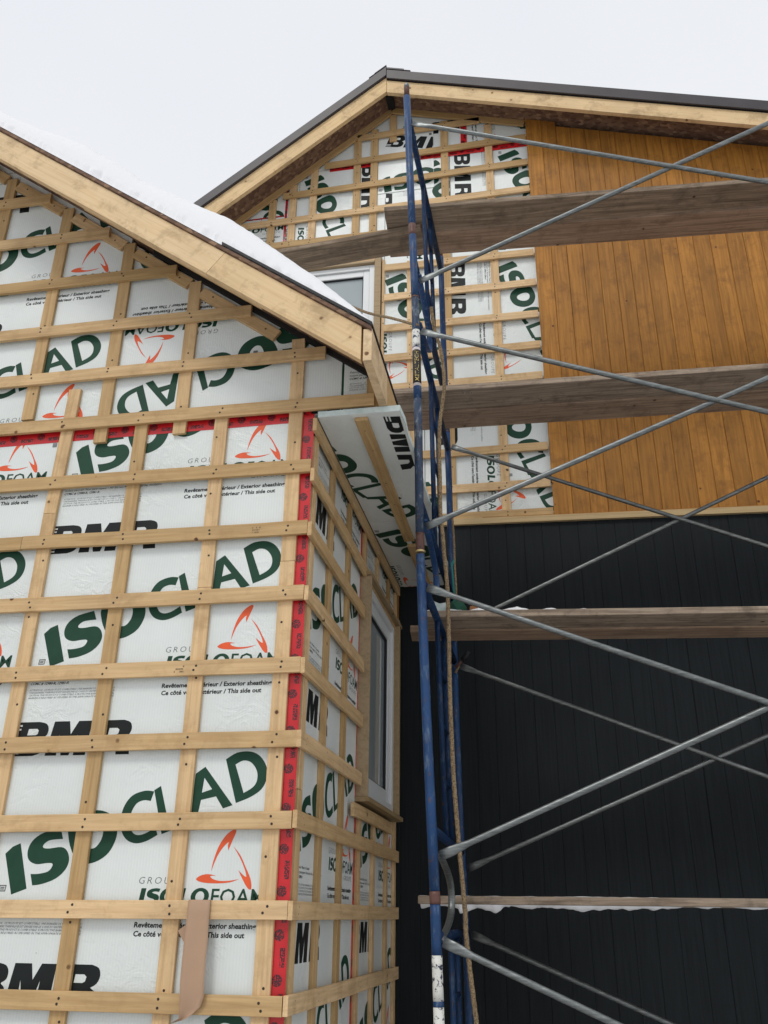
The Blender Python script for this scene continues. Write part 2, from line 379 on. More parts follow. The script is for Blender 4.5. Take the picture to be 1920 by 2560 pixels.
# three orange swooshes
ink(2, smooth_loop([(.879, .155), (.897, .167), (.926, .172), (.959, .1665), (.936, .165), (.946, .155), (.975, .148), (1.015, .149), (1.053, .155), (1.016, .143), (.965, .139), (.914, .141), (.888, .147)], (3, 8), 3))
ink(2, smooth_loop([(.937, .181), (.943, .22), (.96, .273), (.986, .313), (1.011, .332), (1.025, .334), (1.026, .323), (1.017, .3), (1.0, .257), (.997, .276), (.999, .288), (.979, .27), (.956, .234)], (0, 8), 3))
ink(2, smooth_loop([(1.019, .274), (1.051, .24), (1.077, .195), (1.098, .156), (1.104, .124), (1.097, .118), (1.082, .131), (1.061, .163), (1.047, .187), (1.068, .169), (1.081, .164), (1.07, .195), (1.048, .234)], (0, 8), 3))
# GROUPE / ISOLOFOAM
inktext(3, 'GROUPE', .645, .136, .183, .025, shear=.15, bold=-.012, space=1.35)
ink(0, [(.651, .065), (.659, .12), (.679, .12), (.671, .065)])
S2 = [(.695, 0), (.715, .004), (.728, .014), (.730, .028), (.722, .036), (.708, .040), (.700, .044), (.712, .0475), (.729, .046), (.733, .058), (.715, .060), (.694, .056), (.681, .046), (.680, .032), (.690, .024), (.706, .020), (.712, .016), (.702, .0125), (.680, .013), (.678, .001)]
ink(0, smooth_loop([(a + .004, b * .94 + .064) for a, b in S2], (8, 9, 18, 19), 3))
def oval(cx, cy, a, b, n=18, sh=.1): return [(cx + a * math.cos(t) + sh * b * math.sin(t), cy + b * math.sin(t)) for t in [2 * math.pi * k / n for k in range(n)]]
ink(0, oval(.773, .092, .036, .030), oval(.773, .092, .017, .018))
ink(0, [(.812, .065), (.822, .121), (.842, .121), (.834, .079), (.860, .079), (.858, .065)])
ink(0, oval(.900, .092, .037, .031), oval(.900, .092, .018, .019))
inktext(0, 'FOAM', .944, .065, .215, .055, bold=.008, shear=.06)
inktext(3, 'GROUPE', .965, .033, .165, .022, shear=.1, bold=-.012, space=1.3)
inktext(1, 'Revêtement extérieur / Exterior sheathing', .645, -.018, .488, .018, bold=.030, shear=.07)
inktext(1, "Ce côté vers l'extérieur / This side out", .646, -.049, .443, .018, bold=.030, shear=.07)
inktext(1, 'Fabriqué au Canada / Made in Canada', .031, .049, .285, .0105, shear=.25)
inktext(1, 'Isolant pare-air, Non pare-vapeur / Air barrier, Non vapor barrier insulation', .031, .031, .494, .0105, shear=.25)
inktext(1, 'CCMC # 12980-R, 12981-R', .031, .013, .18, .0105, bold=.02, shear=.25)
for k, t in enumerate(['ATTENTION : CE PRODUIT EST COMBUSTIBLE. UNE BARRIERE DE PROTECTION OU', 'UNE BARRIERE THERMIQUE EST EXIGEE PAR LE CODE DU BATIMENT EN VIGUEUR', 'CAUTION: THIS PRODUCT IS COMBUSTIBLE. A PROTECTIVE BARRIER OR THERMAL', 'BARRIER IS REQUIRED AS SPECIFIED IN THE APPROPRIATE BUILDING CODE']):
    inktext(3, t, .031, -.014 - k * .0115, .40, .0075, shear=.25, res=1)
ink(3, [(.052, .128), (.082, .128), (.079, .104), (.049, .104)], [(.0555, .124), (.0775, .124), (.0755, .108), (.0535, .108)])
ink(3, [(.058, .121), (.074, .121), (.073, .117), (.057, .117)]); ink(3, [(.057, .115), (.073, .115), (.072, .111), (.056, .111)])
# BMR
ink(1, smooth_loop([(.012, -.149), (.105, -.149), (.138, -.157), (.152, -.178), (.148, -.205), (.128, -.219), (.143, -.232), (.145, -.255), (.130, -.280), (.095, -.292), (-.016, -.292), (-.015, -.284), (.030, -.284), (.031, -.276), (-.013, -.276), (-.012, -.268), (.033, -.268), (.034, -.260), (-.011, -.260), (-.003, -.184), (.024, -.184), (.025, -.176), (.000, -.176), (.001, -.168), (.027, -.168), (.028, -.160), (.011, -.160)],
    (0, 1, 9, 10, 11, 12, 13, 14, 15, 16, 17, 18, 19, 20, 21, 22, 23, 24, 25, 26), 3),
    [(.060, -.178), (.100, -.178), (.107, -.186), (.104, -.201), (.095, -.205), (.056, -.205)], [(.054, -.231), (.092, -.231), (.099, -.240), (.096, -.256), (.088, -.262), (.049, -.262)])
ink(1, [(.176, -.149), (.246, -.149), (.258, -.205), (.288, -.149), (.350, -.149), (.336, -.292), (.282, -.292), (.290, -.205), (.262, -.292), (.226, -.292), (.208, -.205), (.205, -.292), (.153, -.292)])
ink(1, smooth_loop([(.385, -.149), (.495, -.149), (.524, -.160), (.533, -.186), (.522, -.212), (.498, -.226), (.528, -.245), (.534, -.292), (.474, -.292), (.470, -.250), (.452, -.238), (.428, -.238), (.421, -.292), (.366, -.292)], (0, 1, 5, 6, 7, 8, 9, 10, 11, 12, 13), 3),
    [(.432, -.182), (.468, -.182), (.478, -.190), (.474, -.206), (.464, -.211), (.428, -.211)])

def board(name, rect, O, X, Y, parent, u0, v0, ang=0, th=.05, clip=None, prn=True, mat=None, rough_edge=False):
    """foam board: rect=(x0,y0,x1,y1) in plane; print cell origin (u0,v0) in plane coords, turned by ang degrees; clip=list of (point2, normal2) cut away"""
    poly = [(rect[0], rect[1]), (rect[2], rect[1]), (rect[2], rect[3]), (rect[0], rect[3])]
    for p, n_ in (clip or []):
        res = []
        for i in range(len(poly)):
            a, b = poly[i], poly[(i + 1) % len(poly)]
            da = (a[0] - p[0]) * n_[0] + (a[1] - p[1]) * n_[1]; db = (b[0] - p[0]) * n_[0] + (b[1] - p[1]) * n_[1]
            if da <= 0: res.append(a)
            if da * db < 0: t = da / (da - db); res.append((a[0] + (b[0] - a[0]) * t, a[1] + (b[1] - a[1]) * t))
        poly = res
        if len(poly) < 3: return None
    if rough_edge: pass
    ob = prism(name, poly, O, X, Y, th, mat or M['foam'], parent)
    if not prn: return ob
    # print
    bm = bmesh.new(); ca, sa = math.cos(math.radians(ang)), math.sin(math.radians(ang))
    xs = [p[0] for p in poly]; ys = [p[1] for p in poly]
    cs = [((x - u0) * ca + (y - v0) * sa, -(x - u0) * sa + (y - v0) * ca) for x in (min(xs), max(xs)) for y in (min(ys), max(ys))]
    vmin, vmax = min(c[1] for c in cs), max(c[1] for c in cs)
    k0, k1 = math.floor((vmin - .64) / .924), math.ceil((vmax + .3) / .924)
    for k in range(k0, k1 + 1):
        for (i, vs, fs) in cellpolys:
            vv = []
            for (u, v) in vs:
                v += k * .924
                vv.append(bm.verts.new((u0 + u * ca - v * sa, v0 + u * sa + v * ca, .0006)))
            for f in fs:
                try: fc = bm.faces.new([vv[q] for q in f]); fc.material_index = i
                except ValueError: pass
    planes = [(((min(xs) + .002), 0), (-1, 0)), ((max(xs) - .002, 0), (1, 0)), ((0, min(ys) + .002), (0, -1)), ((0, max(ys) - .002), (0, 1))] + list(clip or [])
    for p, n_ in planes:
        bmesh.ops.bisect_plane(bm, geom=list(bm.verts) + list(bm.edges) + list(bm.faces), plane_co=(p[0], p[1], 0), plane_no=(n_[0], n_[1], 0), clear_outer=True)
    if len(bm.faces):
        me = bpy.data.meshes.new('board_print')
        for f in bm.faces:
            if f.normal.z < 0: f.normal_flip()
        bm.to_mesh(me)
        for i in INKS: me.materials.append(M[i])
        link('board_print', me, None, ob, basis(O, X, Y))['kind'] = 'stuff'
    bm.free()
    return ob

# ================================================================== ground
gv, gf, NG = [], [], 40
for j in range(NG + 1):
    for i in range(NG + 1):
        x = (i / NG * 2 - 1); y = (j / NG * 2 - 1); x = 150 * x * abs(x); y = 150 * y * abs(y)
        gv.append((x, y, -.02 + .10 * math.sin(x * .35 + 1) * math.sin(y * .3) * (1 if math.hypot(x, y) > 5 else .2)))
for j in range(NG):
    for i in range(NG): a = j * (NG + 1) + i; gf.append((a, a + 1, a + NG + 2, a + NG + 1))
tag(link('snowy_ground', mesh('snowy_ground', gv, gf, True), M['ground']), kind='structure')

XZ = dict(X=(1, 0, 0), Y=(0, 0, 1))
D = 2.402
# ================================================================== gabled extension (left)
SL = .75
EXT = thing('gabled_extension', 'low gabled extension on the left, white printed foam board under a lattice of pine strips', 'house', (-3.0, 1.2, 0))
# inner walls
cx0, cx1, czt = -6.14, -.07, 4.02
core = [(cx0, .25), (cx1, .25), (cx1, 3.70), (.14, 3.70), (.14, 3.93), (-.2, 4.10 - .06 - SL * -.2 - .0), (-3.06, 6.28), (-5.9, 4.15), (-6.3, 3.8), (cx0, 3.70)]
prism('inner_wall', [(cx0, .25), (cx1, .25), (cx1, 3.70), (.28, 3.70), (.28, 3.80), (-3.06, 6.30), (-6.4, 3.80), (-6.4, 3.70), (cx0, 3.70)], (0, .09, 0), (1, 0, 0), (0, 0, 1), D - .12, M['core'], EXT)
box('foundation', (-6.16, .06, -.3), (-.045, D - .02, .25), M['fleece'], EXT)
slope = lambda x, z0=4.06: z0 - SL * x
FO = (0, .038, 0)
cl_r2 = [((0, 4.105), (SL / 1.25, 1 / 1.25))]; cl_r = [((0, 4.072), (SL / 1.25, 1 / 1.25))]; cl_l = [((-6.12, 4.078), (-SL / 1.25, 1 / 1.25))]
def fb(x0, z0, x1, z1, u, v, ang=0, clip=None, prn=True): return board('foam_board', (x0, z0, x1, z1), FO, (1, 0, 0), (0, 0, 1), EXT, u, v, ang, .05, clip, prn)
fb(-1.262, .94, -.018, 3.692, -1.262, 1.502)
fb(-2.488, .94, -1.268, 3.692, -2.506, 1.534)
fb(-3.714, .94, -2.494, 3.692, -3.72, 1.60)
fb(-4.94, .94, -3.72, 3.692, 0, 0, prn=False); fb(-6.14, .94, -4.946, 3.692, 0, 0, prn=False)
for k in range(5): fb(-6.14 + 1.23 * k, .25, min(-6.14 + 1.23 * k + 1.224, -.018), .936, -1.262, .72, prn=(k > 2))
fb(-2.30, 3.698, -1.096, 6.3, -2.312, 3.667, clip=cl_r2)
fb(-1.088, 3.698, .122, 6.3, .109, 4.391, 180, clip=cl_r)
fb(.134, 3.704, .312, 4.3, .13, 3.86, clip=cl_r)
fb(-3.52, 3.698, -2.306, 6.8, -3.53, 3.72, clip=cl_r2 + cl_l)
fb(-4.75, 3.698, -3.526, 6.8, 0, 0, clip=cl_l, prn=False); fb(-6.4, 3.698, -4.756, 6.8, 0, 0, clip=cl_l, prn=False)
tag(box('seam_foam', (.122, .041, 3.70), (.134, .085, 3.985), M['greencloth'], EXT))
# red tape
def tape(A, B, yd, w_, parent): return beam('sheathing_tape', A, B, yd, w_, .0012, M['tape'], parent, ch=.0002)
tape((-6.14, .0362, 3.694), (-.02, .0362, 3.694), (0, 0, 1), .066, EXT)
tape((-.031, .0352, .94), (-.031, .0352, 3.70), (-1, 0, 0), .056, EXT)
tape((-1.270, .0366, .94), (-1.267, .0366, 3.66), (-1, 0, 0), .030, EXT)
tape((-1.092, .0366, 3.73), (-1.095, .0366, 4.87), (-1, 0, 0), .020, EXT)
NAILS_E = []
def nails(store, P, n_, r=.0056):
    P, n_ = Vector(P), Vector(n_); a = n_.orthogonal().normalized(); b = n_.cross(a)
    store.append([P + n_ * .0004 + a * (r * math.cos(t)) + b * (r * math.sin(t)) for t in [math.pi / 3 * k for k in range(6)]])
# horizontal strips, front (z of top edge at x=-1.5 and at x=0)
ROWS = [(3.777, 3.770, -3.9, .29), (3.452, 3.439, -6.1, 0), (3.142, 3.134, -1.385, -.001), (2.835, 2.831, -6.1, -.002), (2.512, 2.514, -6.1, 0), (2.204, 2.213, -1.353, .001), (1.888, 1.902, -6.1, -.003),
        (1.575, 1.582, -6.1, -.001), (1.263, 1.269, -6.1, -.003), (.955, .96, -6.1, 0), (.65, .65, -6.1, 0), (.35, .35, -6.1, 0)]
W = .0657
VLOW = [-.0885, -.461, -.872, -1.281, -1.69, -2.10, -2.51, -2.92, -3.33]
VUP = [-.1, -.6815, -1.0945, -1.5125, -1.92, -2.33, -2.74]
def hz(zl, zr, xa, xb, seg=6):
    za, zb = zr + (zl - zr) / -1.5 * xa - W / 2, zr + (zl - zr) / -1.5 * xb - W / 2
    beam('batten', (xa, 0, za), (xb, 0, zb), (0, 0, 1), W, .019, M['pine'], EXT, seg=seg)
    return za, zb
for i, (zl, zr, xa, xb) in enumerate(ROWS):
    hz(zl, zr, xa, xb)
    for vx in VLOW:
        if xa < vx < xb and vx > -2.3:
            z = zr + (zl - zr) / -1.5 * vx - W / 2
            for q in (-1, 1): nails(NAILS_E, (vx + rnd.uniform(-.012, .012), 0, z + q * rnd.uniform(.008, .016)), (0, -1, 0))
hz(3.142, 3.134, -6.1, -1.387); hz(2.204, 2.213, -6.1, -1.355)
UP = [(4.079, 4.056, .044), (4.371, 4.349, -.355), (4.688, 4.658, -.792), (4.999, 4.985, -1.221), (5.307, 5.322, -1.63), (5.61, 5.63, -2.03), (5.93, 5.95, -2.45)]
for zl, zr, xe in UP:
    xa = max(-3.06 + .3 * 0 - (6.35 - zl) / SL, -6.0)
    za, zb = zl - W / 2, zl + (zr - zl) * (xe + 1.6) / 1.6 - W / 2
    beam('batten', (xa, 0, za), (xe, 0, zb), (0, 0, 1), W, .019, M['pine'], EXT, seg=6)
    for vx in VUP:
        if xa < vx < xe and vx > -2.4:
            z = zl + (zr - zl) * (vx + 1.6) / 1.6 - W / 2
            for q in (-1, 1): nails(NAILS_E, (vx + rnd.uniform(-.01, .01), 0, z + q * rnd.uniform(.008, .016)), (0, -1, 0))
def vt(x, z0, z1, dx=0, w_=W):
    beam('batten', (x, .019, z0), (x + dx, .019, z1), (-1, 0, 0), w_, .019, M['pine'], EXT, seg=3)
    if x > -2.3:
        z = z0 + .15
        while z < z1 - .1:
            nails(NAILS_E, (x + rnd.uniform(-.015, .015), .019, z), (0, -1, 0)); z += rnd.uniform(.25, .45)
vt(-.0885, .3, 2.949); vt(-.0885, 2.951, 3.775, -.002)
vt(-.461, .3, 2.846, -.002); vt(-.463, 2.848, 3.74)
vt(-.872, .3, 3.74); vt(-1.281, .3, 3.262); vt(-1.281, 3.264, 3.955, .016)
for x in VLOW[4:]: vt(x, .3, 3.74)
vt(-.096, 3.777, 4.128, -.004); vt(-.672, 3.645, 4.56, -.010); vt(-1.083, 3.632, 4.875, -.012); vt(-1.504, 3.80, 5.19, -.008)
for x in VUP[4:]: vt(x, 3.80, slope(x) - .02)
vt(.285, 3.70, 3.86, 0, .07)
# strips along the rake between the verticals
for xa, xb, z0 in ((-.645, -.215, 4.050), (-1.055, -.716, 4.062), (-1.47, -1.128, 4.066), (-1.877, -1.548, 4.064), (-2.28, -1.96, 4.062), (-2.7, -2.37, 4.062)):
    z0 -= .041 + .006
    beam('rake_strip', (xa, .0185, z0 - SL * xa), (xb, .0185, z0 - SL * xb), (SL, 0, 1), .064, .018, M['pine'], EXT)
    nails(NAILS_E, (xb - .06, .0185, z0 - SL * (xb - .06)), (0, -1, 0)); nails(NAILS_E, (xa + .07, .0185, z0 - SL * (xa + .07) + .01), (0, -1, 0))
# washers holding the foam
for x, z in ((-.325, 4.085), (-1.332, 3.647)):
    prism('washer', [(x - .011, z - .011), (x + .011, z - .011), (x + .011, z + .011), (x - .011, z + .011)], (0, .036, 0), (1, 0, 0), (0, 0, 1), .0018, M['galv'], EXT)
# fascia on the rake, eave board, decks
YF = -.375
def slab(name, xa, xb, zt0, vt_, y0, y1, mat, mirror=False, endv=True, ch=.0015, parent=EXT):
    p = [(xa, zt0 - SL * xa), (xa, zt0 - vt_ - SL * xa), (xb, zt0 - vt_ - SL * xb), (xb, zt0 - SL * xb)]
    if mirror: p = [(-6.12 - a, b) for a, b in p][::-1]
    return prism(name, p, (0, y0, 0), (1, 0, 0), (0, 0, 1), y1 - y0, mat, parent, ch)
def fascia(xa, xb, cuta, cutb):   # object axis along the board so the grain follows it
    L_ = math.hypot(1, SL); A = Vector((xa, YF, 4.10 - .0875 - SL * xa)); B = Vector((xb, YF, 4.10 - .0875 - SL * xb))
    return beam('fascia_board', A, B, (SL, 0, 1), .14, .038, M['fascia'], EXT, cut=(-cuta, -cutb), seg=1, ch=.002)
fascia(-3.06, -.4065, 0.052, 0.0); fascia(-.4045, .304, 0.0, .052)
A = Vector((-3.06, YF, 4.10 - .0875 + SL * 3.06)); B = Vector((-6.42, YF, 4.10 - .0875 - SL * .30)); beam('fascia_board', B, A, (-SL, 0, 1), .14, .038, M['fascia'], EXT)
beam('nailer_strip', (-1.16, -.336, 3.965 + SL * 1.16), (-.16, -.336, 3.965 + SL * .16), (SL, 0, 1), .06, .02, M['pine'], EXT)
DECK0 = 4.124
slab('roof_deck', -3.06, .351, DECK0, .022, -.386, D - .03, M['osb']); slab('roof_deck', -3.06, .351, DECK0, .022, -.386, D - .03, M['osb'], mirror=True)
slab('roof_membrane', -.378, .355, DECK0 + .020, .0185, -.392, D - .03, M['rubber'])
box('eave_board', (.314, -.376, 3.690), (.352, -.0, 3.853), M['fascia'], EXT)
box('eave_board', (.314, .001, 3.694), (.352, D - .03, 3.853), M['pine'], EXT)
for y in (.05,): slab('gap_shade_strip', -.95, .30, 4.098, .03, .02, .075, M['dark'])  # dark strip added to paint the shade of the gap below the deck
# eave soffit of foam
XO = [(.02, 0)]
ye = [i * .12 for i in range(1, 20)]
outer = [(.418 - .018 * (y / 2.39) + rnd.uniform(-.007, .004), y) for y in [0.0] + ye + [2.39]]
def soffit(y0, y1, u0, v0):
    pts = [(x, y) for x, y in outer if y0 <= y <= y1]
    if pts[0][1] > y0: pts.insert(0, (.412, y0))
    if pts[-1][1] < y1: pts.append((.41, y1))
    # plane with X=+y, Y=+x, normal -z
    poly = [(y0, .0225)] + [(y1, .0225)] + [(y, x) for x, y in pts[::-1]]
    ob = prism('soffit_board', poly, (0, 0, 3.66), (0, 1, 0), (1, 0, 0), .03, M['foamcore'], EXT)
    face = prism('soffit_film', [(a, b - (.004 if b > .1 else 0)) for a, b in poly], (0, 0, 3.6592), (0, 1, 0), (1, 0, 0), .0007, M['foam'], ob)
    bm = bmesh.new()
    for k in range(-1, 3):
        for (i, vs, fs) in cellpolys:
            vv = [bm.verts.new((u0 + u, v0 + v + k * .924, .0006)) for u, v in vs]
            for f in fs: fc = bm.faces.new([vv[q] for q in f]); fc.material_index = i
    for p, n_ in (((y0 + .001, 0), (-1, 0)), ((y1 - .001, 0), (1, 0)), ((0, .024), (0, -1)), ((y0, .404), (.01, 1))):
        bmesh.ops.bisect_plane(bm, geom=list(bm.verts) + list(bm.edges) + list(bm.faces), plane_co=(p[0], p[1], 0), plane_no=(n_[0], n_[1], 0), clear_outer=True)
    me = bpy.data.meshes.new('board_print')
    for f in bm.faces:
        if f.normal.z < 0: f.normal_flip()
    bm.to_mesh(me); bm.free()
    for i in INKS: me.materials.append(M[i])
    link('board_print', me, None, ob, basis((0, 0, 3.6588), (0, 1, 0), (1, 0, 0)))['kind'] = 'stuff'
soffit(.004, 1.243, .06, .618); soffit(1.246, 2.388, 1.31, -.072)
beam('soffit_batten', (.224, .032, 3.6395), (.222, 1.52, 3.6395), (1, 0, 0), .062, .019, M['pine'], EXT)
beam('soffit_batten', (.226, 1.60, 3.6395), (.218, 2.385, 3.6395), (1, 0, 0), .062, .019, M['pine'], EXT)
for y in (.13, .33, .7, .97, 1.2, 1.46): nails(NAILS_E, (.223, y, 3.6395), (0, 0, -1), .004)
# side wall: plane x = const, reading along +y; X=+y, Y=+z, normal +x
SX, SY = (0, 1, 0), (0, 0, 1)
def sb(y0, z0, y1, z1, u, v, prn=True): return board('foam_board', (y0, z0, y1, z1), (-.018, 0, 0), SX, SY, EXT, u, v, 0, .05, None, prn)
sb(.038, .94, 1.236, 3.658, .04, 1.655)
sb(1.252, .94, 2.39, 2.045, 1.255, 1.655); sb(1.252, 3.345, 2.39, 3.658, 1.255, 1.655); sb(2.30, 2.05, 2.39, 3.34, 1.255, 1.655)
sb(.038, .25, 1.236, .936, .04, .72); sb(1.252, .25, 2.39, .936, 1.255, .72)
beam('sheathing_tape', (-.0166, 1.244, .94), (-.0166, 1.244, 3.65), (0, -1, 0), .055, .001, M['tape'], EXT, ch=.0002) if False else None
tp = prism('sheathing_tape', [(0, -.028), (2.7, -.028), (2.7, .028), (0, .028)], (-.0168, 1.238, .95), (0, 0, 1), (0, -1, 0), .001, M['tape'], EXT)
def sh(z0, z1, ya, yb): beam('batten', (.0195, ya, z0 - W / 2), (.0195, yb, z1 - W / 2), (0, 0, 1), W, .0185, M['pine'], EXT, seg=3)
SH = [(3.657, 3.657, .0, 2.39), (3.395, 3.36, .0, 2.39), (3.125, 3.12, 0, 1.205), (2.825, 2.815, 0, 1.205), (2.51, 2.515, 0, 1.205), (2.213, 2.213, 0, 1.205), (1.903, 1.905, 0, 2.39), (1.582, 1.583, 0, 2.395), (1.269, 1.262, 0, 2.395), (.96, .96, 0, 2.39), (.65, .65, 0, 2.39), (.35, .35, 0, 2.39)]
SV = [(.065, .131), (.421, .487), (.824, .890), (1.245, 1.311), (1.640, 1.706), (2.04, 2.106), (2.325, 2.390)]
for i, (a, b, ya, yb) in enumerate(SH):
    sh(a, b, ya, yb)
    for y0, y1 in SV:
        if ya < y0 < yb:
            for q in (-1, 1): nails(NAILS_E, (.0195, (y0 + y1) / 2 + rnd.uniform(-.015, .015), a + (b - a) * y0 / 2.39 - W / 2 + q * .012), (1, 0, 0), .003)
sh(2.052, 2.052, 1.035, 2.15)
for i, (z0, z1) in enumerate(((3.345, 3.42), (3.05, 3.12), (2.75, 2.82), (2.45, 2.51), (2.14, 2.2))): beam('batten_end', (.0195, 2.33, z0 + .03), (.0195, 2.40, z0 + .03), (0, 0, 1), W, .0185, M['pine'], EXT)
for i, (y0, y1) in enumerate(SV):
    spans = [(.3, 3.60)] if i < 3 or i == 6 else [(.3, 2.04), (3.36, 3.60)]
    if i == 0: spans = [(.3, 1.99), (1.992, 3.60)]
    for z0, z1 in spans: beam('batten', (.0005, (y0 + y1) / 2, z0), (.0005, (y0 + y1) / 2, z1), (0, 1, 0), W, .018, M['pine'], EXT) if False else prism('batten', [(z0, -y1), (z1, -y1), (z1, -y0), (z0, -y0)], (.0005, 0, 0), (0, 0, 1), (0, -1, 0), .018, M['pine'], EXT, .0012)
tri_mesh('nail_heads', NAILS_E, M['nail'], EXT)['kind'] = 'stuff'
# a short stub of strip on the front, against the horizontal strip
beam('offcut_strip', (-1.262, -.0005, 3.79), (-1.262, -.0005, 3.96), (-1, 0, 0), .068, .018, M['pine'], EXT) if False else None

def window(parent, O, X, Y, x0, x1, z0, z1, jamb=True, jd=(.02, .045), fw=.055, sash=.05):
    wd = prism('window', [(x0, z0), (x1, z0), (x1, z1), (x0, z1)], Vector(O) - Vector(X).cross(Vector(Y)) * .055, X, Y, .01, M['dark'], parent)
    def ring(name, a, b, c, d_, w_, dep, off, mat, par):
        for (p, q, r, s) in ((a, b, a + w_, d_), (c - w_, b, c, d_), (a + w_, b, c - w_, b + w_), (a + w_, d_ - w_, c - w_, d_)):
            prism(name, [(p, q), (r, q), (r, s), (p, s)], Vector(O) + Vector(X).cross(Vector(Y)) * off, X, Y, dep, mat, par, .003)
    ring('frame', x0, z0, x1, z1, fw, .06, .012, M['pvc'], wd)
    ring('sash', x0 + fw + .001, z0 + fw + .001, x1 - fw - .001, z1 - fw - .001, sash, .045, -.004, M['pvc'], wd)
    a = fw + sash
    ring('gasket', x0 + a + .001, z0 + a + .001, x1 - a - .001, z1 - a - .001, .008, .03, -.012, M['gasket'], wd)
    prism('pane', [(x0 + a + .009, z0 + a + .009), (x1 - a - .009, z0 + a + .009), (x1 - a - .009, z1 - a - .009), (x0 + a + .009, z1 - a - .009)], Vector(O) - Vector(X).cross(Vector(Y)) * .03, X, Y, .006, M['glass'], wd)
    return wd
window(EXT, (0, 0, 0), SX, SY, 1.245, 2.205, 2.10, 3.315, fw=.06, sash=.07)
# jambs of the side window (boards standing proud of the strips)
def sbox(name, y0, y1, z0, z1, xf, th, mat): return prism(name, [(y0, z0), (y1, z0), (y1, z1), (y0, z1)], (xf, 0, 0), SX, SY, th, mat, EXT, .0015)
sbox('window_jamb', 1.222, 1.242, 2.098, 3.318, .048, .07, M['trimwood']); sbox('window_jamb', 2.208, 2.228, 2.098, 3.318, .048, .07, M['trimwood'])
sbox('window_jamb', 2.2285, 2.292, 2.07, 3.335, .040, .04, M['trimwood'])
sbox('window_head', 1.21, 2.30, 3.32, 3.342, .05, .07, M['trimwood']); sbox('window_sill', 1.205, 2.30, 2.072, 2.096, .06, .085, M['trimwood'])

# snow on the extension roof
prof = [(-3.06, .16), (-2.6, .17), (-2.2, .14), (-1.88, .15), (-1.66, .165), (-1.4, .20), (-1.25, .225), (-1.06, .222), (-.9, .185), (-.77, .198), (-.62, .218), (-.4, .236), (-.27, .225), (-.15, .21), (-.04, .185), (.06, .155), (.116, .132), (.207, .098), (.285, .07), (.335, .045), (.352, .0)]
def hsn(x):
    for (a, ha), (b, hb) in zip(prof, prof[1:]):
        if a <= x <= b: return ha + (hb - ha) * (x - a) / (b - a)
    return 0
from mathutils import noise as mn
NX, NY = 420, 70; vs, fs = [], []
for j in range(NY + 1):
    y = -.392 + .02 + (D - .05 + .392) * (j / NY) ** 1.8
    for i in range(NX + 1):
        x = -3.06 + (3.06 + .352) * (i / NX)
        e = min(1, (y + .372) / .13); e = max(0, 1 - (1 - e) ** 2) ** .6 if e > 0 else 0
        h = hsn(x) * e * (1 + .16 * mn.noise(Vector((x * 2.2, y * 1.5, 3)))) + .010 * e * mn.noise(Vector((x * 7, y * 9, 1))) + .0035 * e * mn.noise(Vector((x * 34, y * 34, 4)))
        h = max(h, .0)
        yy = y + (-.004 + .022 * mn.noise(Vector((x * 26, 5, 2))) + .012 * mn.noise(Vector((x * 70, 5, 2))) if j < 2 else 0)
        if 0 < j < 12: h += .003 * e * mn.noise(Vector((x * 40, y * 50, 7)))
        vs.append((x, yy, DECK0 + .022 - SL * x + h - (.004 if j == 0 else 0)))
for j in range(NY):
    for i in range(NX): a = j * (NX + 1) + i; fs.append((a, a + 1, a + NX + 2, a + NX + 1))
nb = len(vs)
for i in range(NX + 1): x = -3.06 + (3.412) * (i / NX); vs.append((x, -.388, DECK0 + .0006 - SL * x))
for i in range(NX): fs.append((nb + i, nb + i + 1, i + 1, i))
tag(link('roof_snow', mesh('roof_snow', vs, fs, True), M['snow']), 'thick blanket of white snow lying on the slope of the low gabled roof', 'snow', kind='stuff')

# ================================================================== tall main house (back, right)
MAIN = thing('main_house', 'tall gabled house behind, amber board siding above black siding, partly still foam board', 'house', (1.5, D + 3, 0))
SLL, SLR = .79, .323
ZR = 8.41
top = lambda x: ZR + (SLL * x if x < -.075 else -SLR * x) - (0 if x >= -.075 else -.0)
def topline(x): return ZR + SLL * (x + .075) if x < -.075 else ZR - SLR * (x + .075)
prism('inner_wall', [(-3.2, 0), (5.4, 0), (5.4, topline(5.4) - .02), (-.075, ZR - .02), (-3.2, topline(-3.2) - .02)], (0, D + .10, 0), (1, 0, 0), (0, 0, 1), 6.5, M['core'], MAIN)
prism('soffit_sheathing', [(-3.3, topline(-3.3) + .012), (-3.3, topline(-3.3)), (-.075, ZR), (-.075, ZR + .012)], (0, D - .27, 0), (1, 0, 0), (0, 0, 1), 7.0, M['osb'], MAIN)
prism('soffit_sheathing', [(-.075, ZR + .012), (-.075, ZR), (5.6, topline(5.6)), (5.6, topline(5.6) + .012)], (0, D - .27, 0), (1, 0, 0), (0, 0, 1), 7.0, M['osb'], MAIN)
box('ridge_strip', (-.108, D - .27, ZR - .05), (-.045, D - .02, ZR - .004), M['rubber'], MAIN)
YM = D - .302
def mf(xa, xb, sl, ce=0, cs=0):  # fascia of the big roof, length along +x
    s = 1 / math.hypot(1, sl); A = Vector((xa, YM, ZR - .035 + sl * (xa + .075) - .07 / s * 0 - .035)); 
    z = lambda x: ZR + (-.053 if sl > 0 else -.0785) + sl * (x + .075)
    return beam('fascia_board', (xa, YM, z(xa)), (xb, YM, z(xb)), (-sl, 0, 1), .14, .038, M['fascia'], MAIN, cut=(cs, ce))
mf(-3.35, -.077, SLL, .0553); mf(-.073, 5.6, -SLR, 0, -.0226)
def flash(name, xa, xb, sl, hgt, zoff, y0, y1, mat):
    z = lambda x: ZR + zoff + sl * (x + .075)
    return prism(name, [(xa, z(xa)), (xb, z(xb)), (xb, z(xb) + hgt), (xa, z(xa) + hgt)], (0, y0, 0), (1, 0, 0), (0, 0, 1), y1 - y0, mat, MAIN, .002)
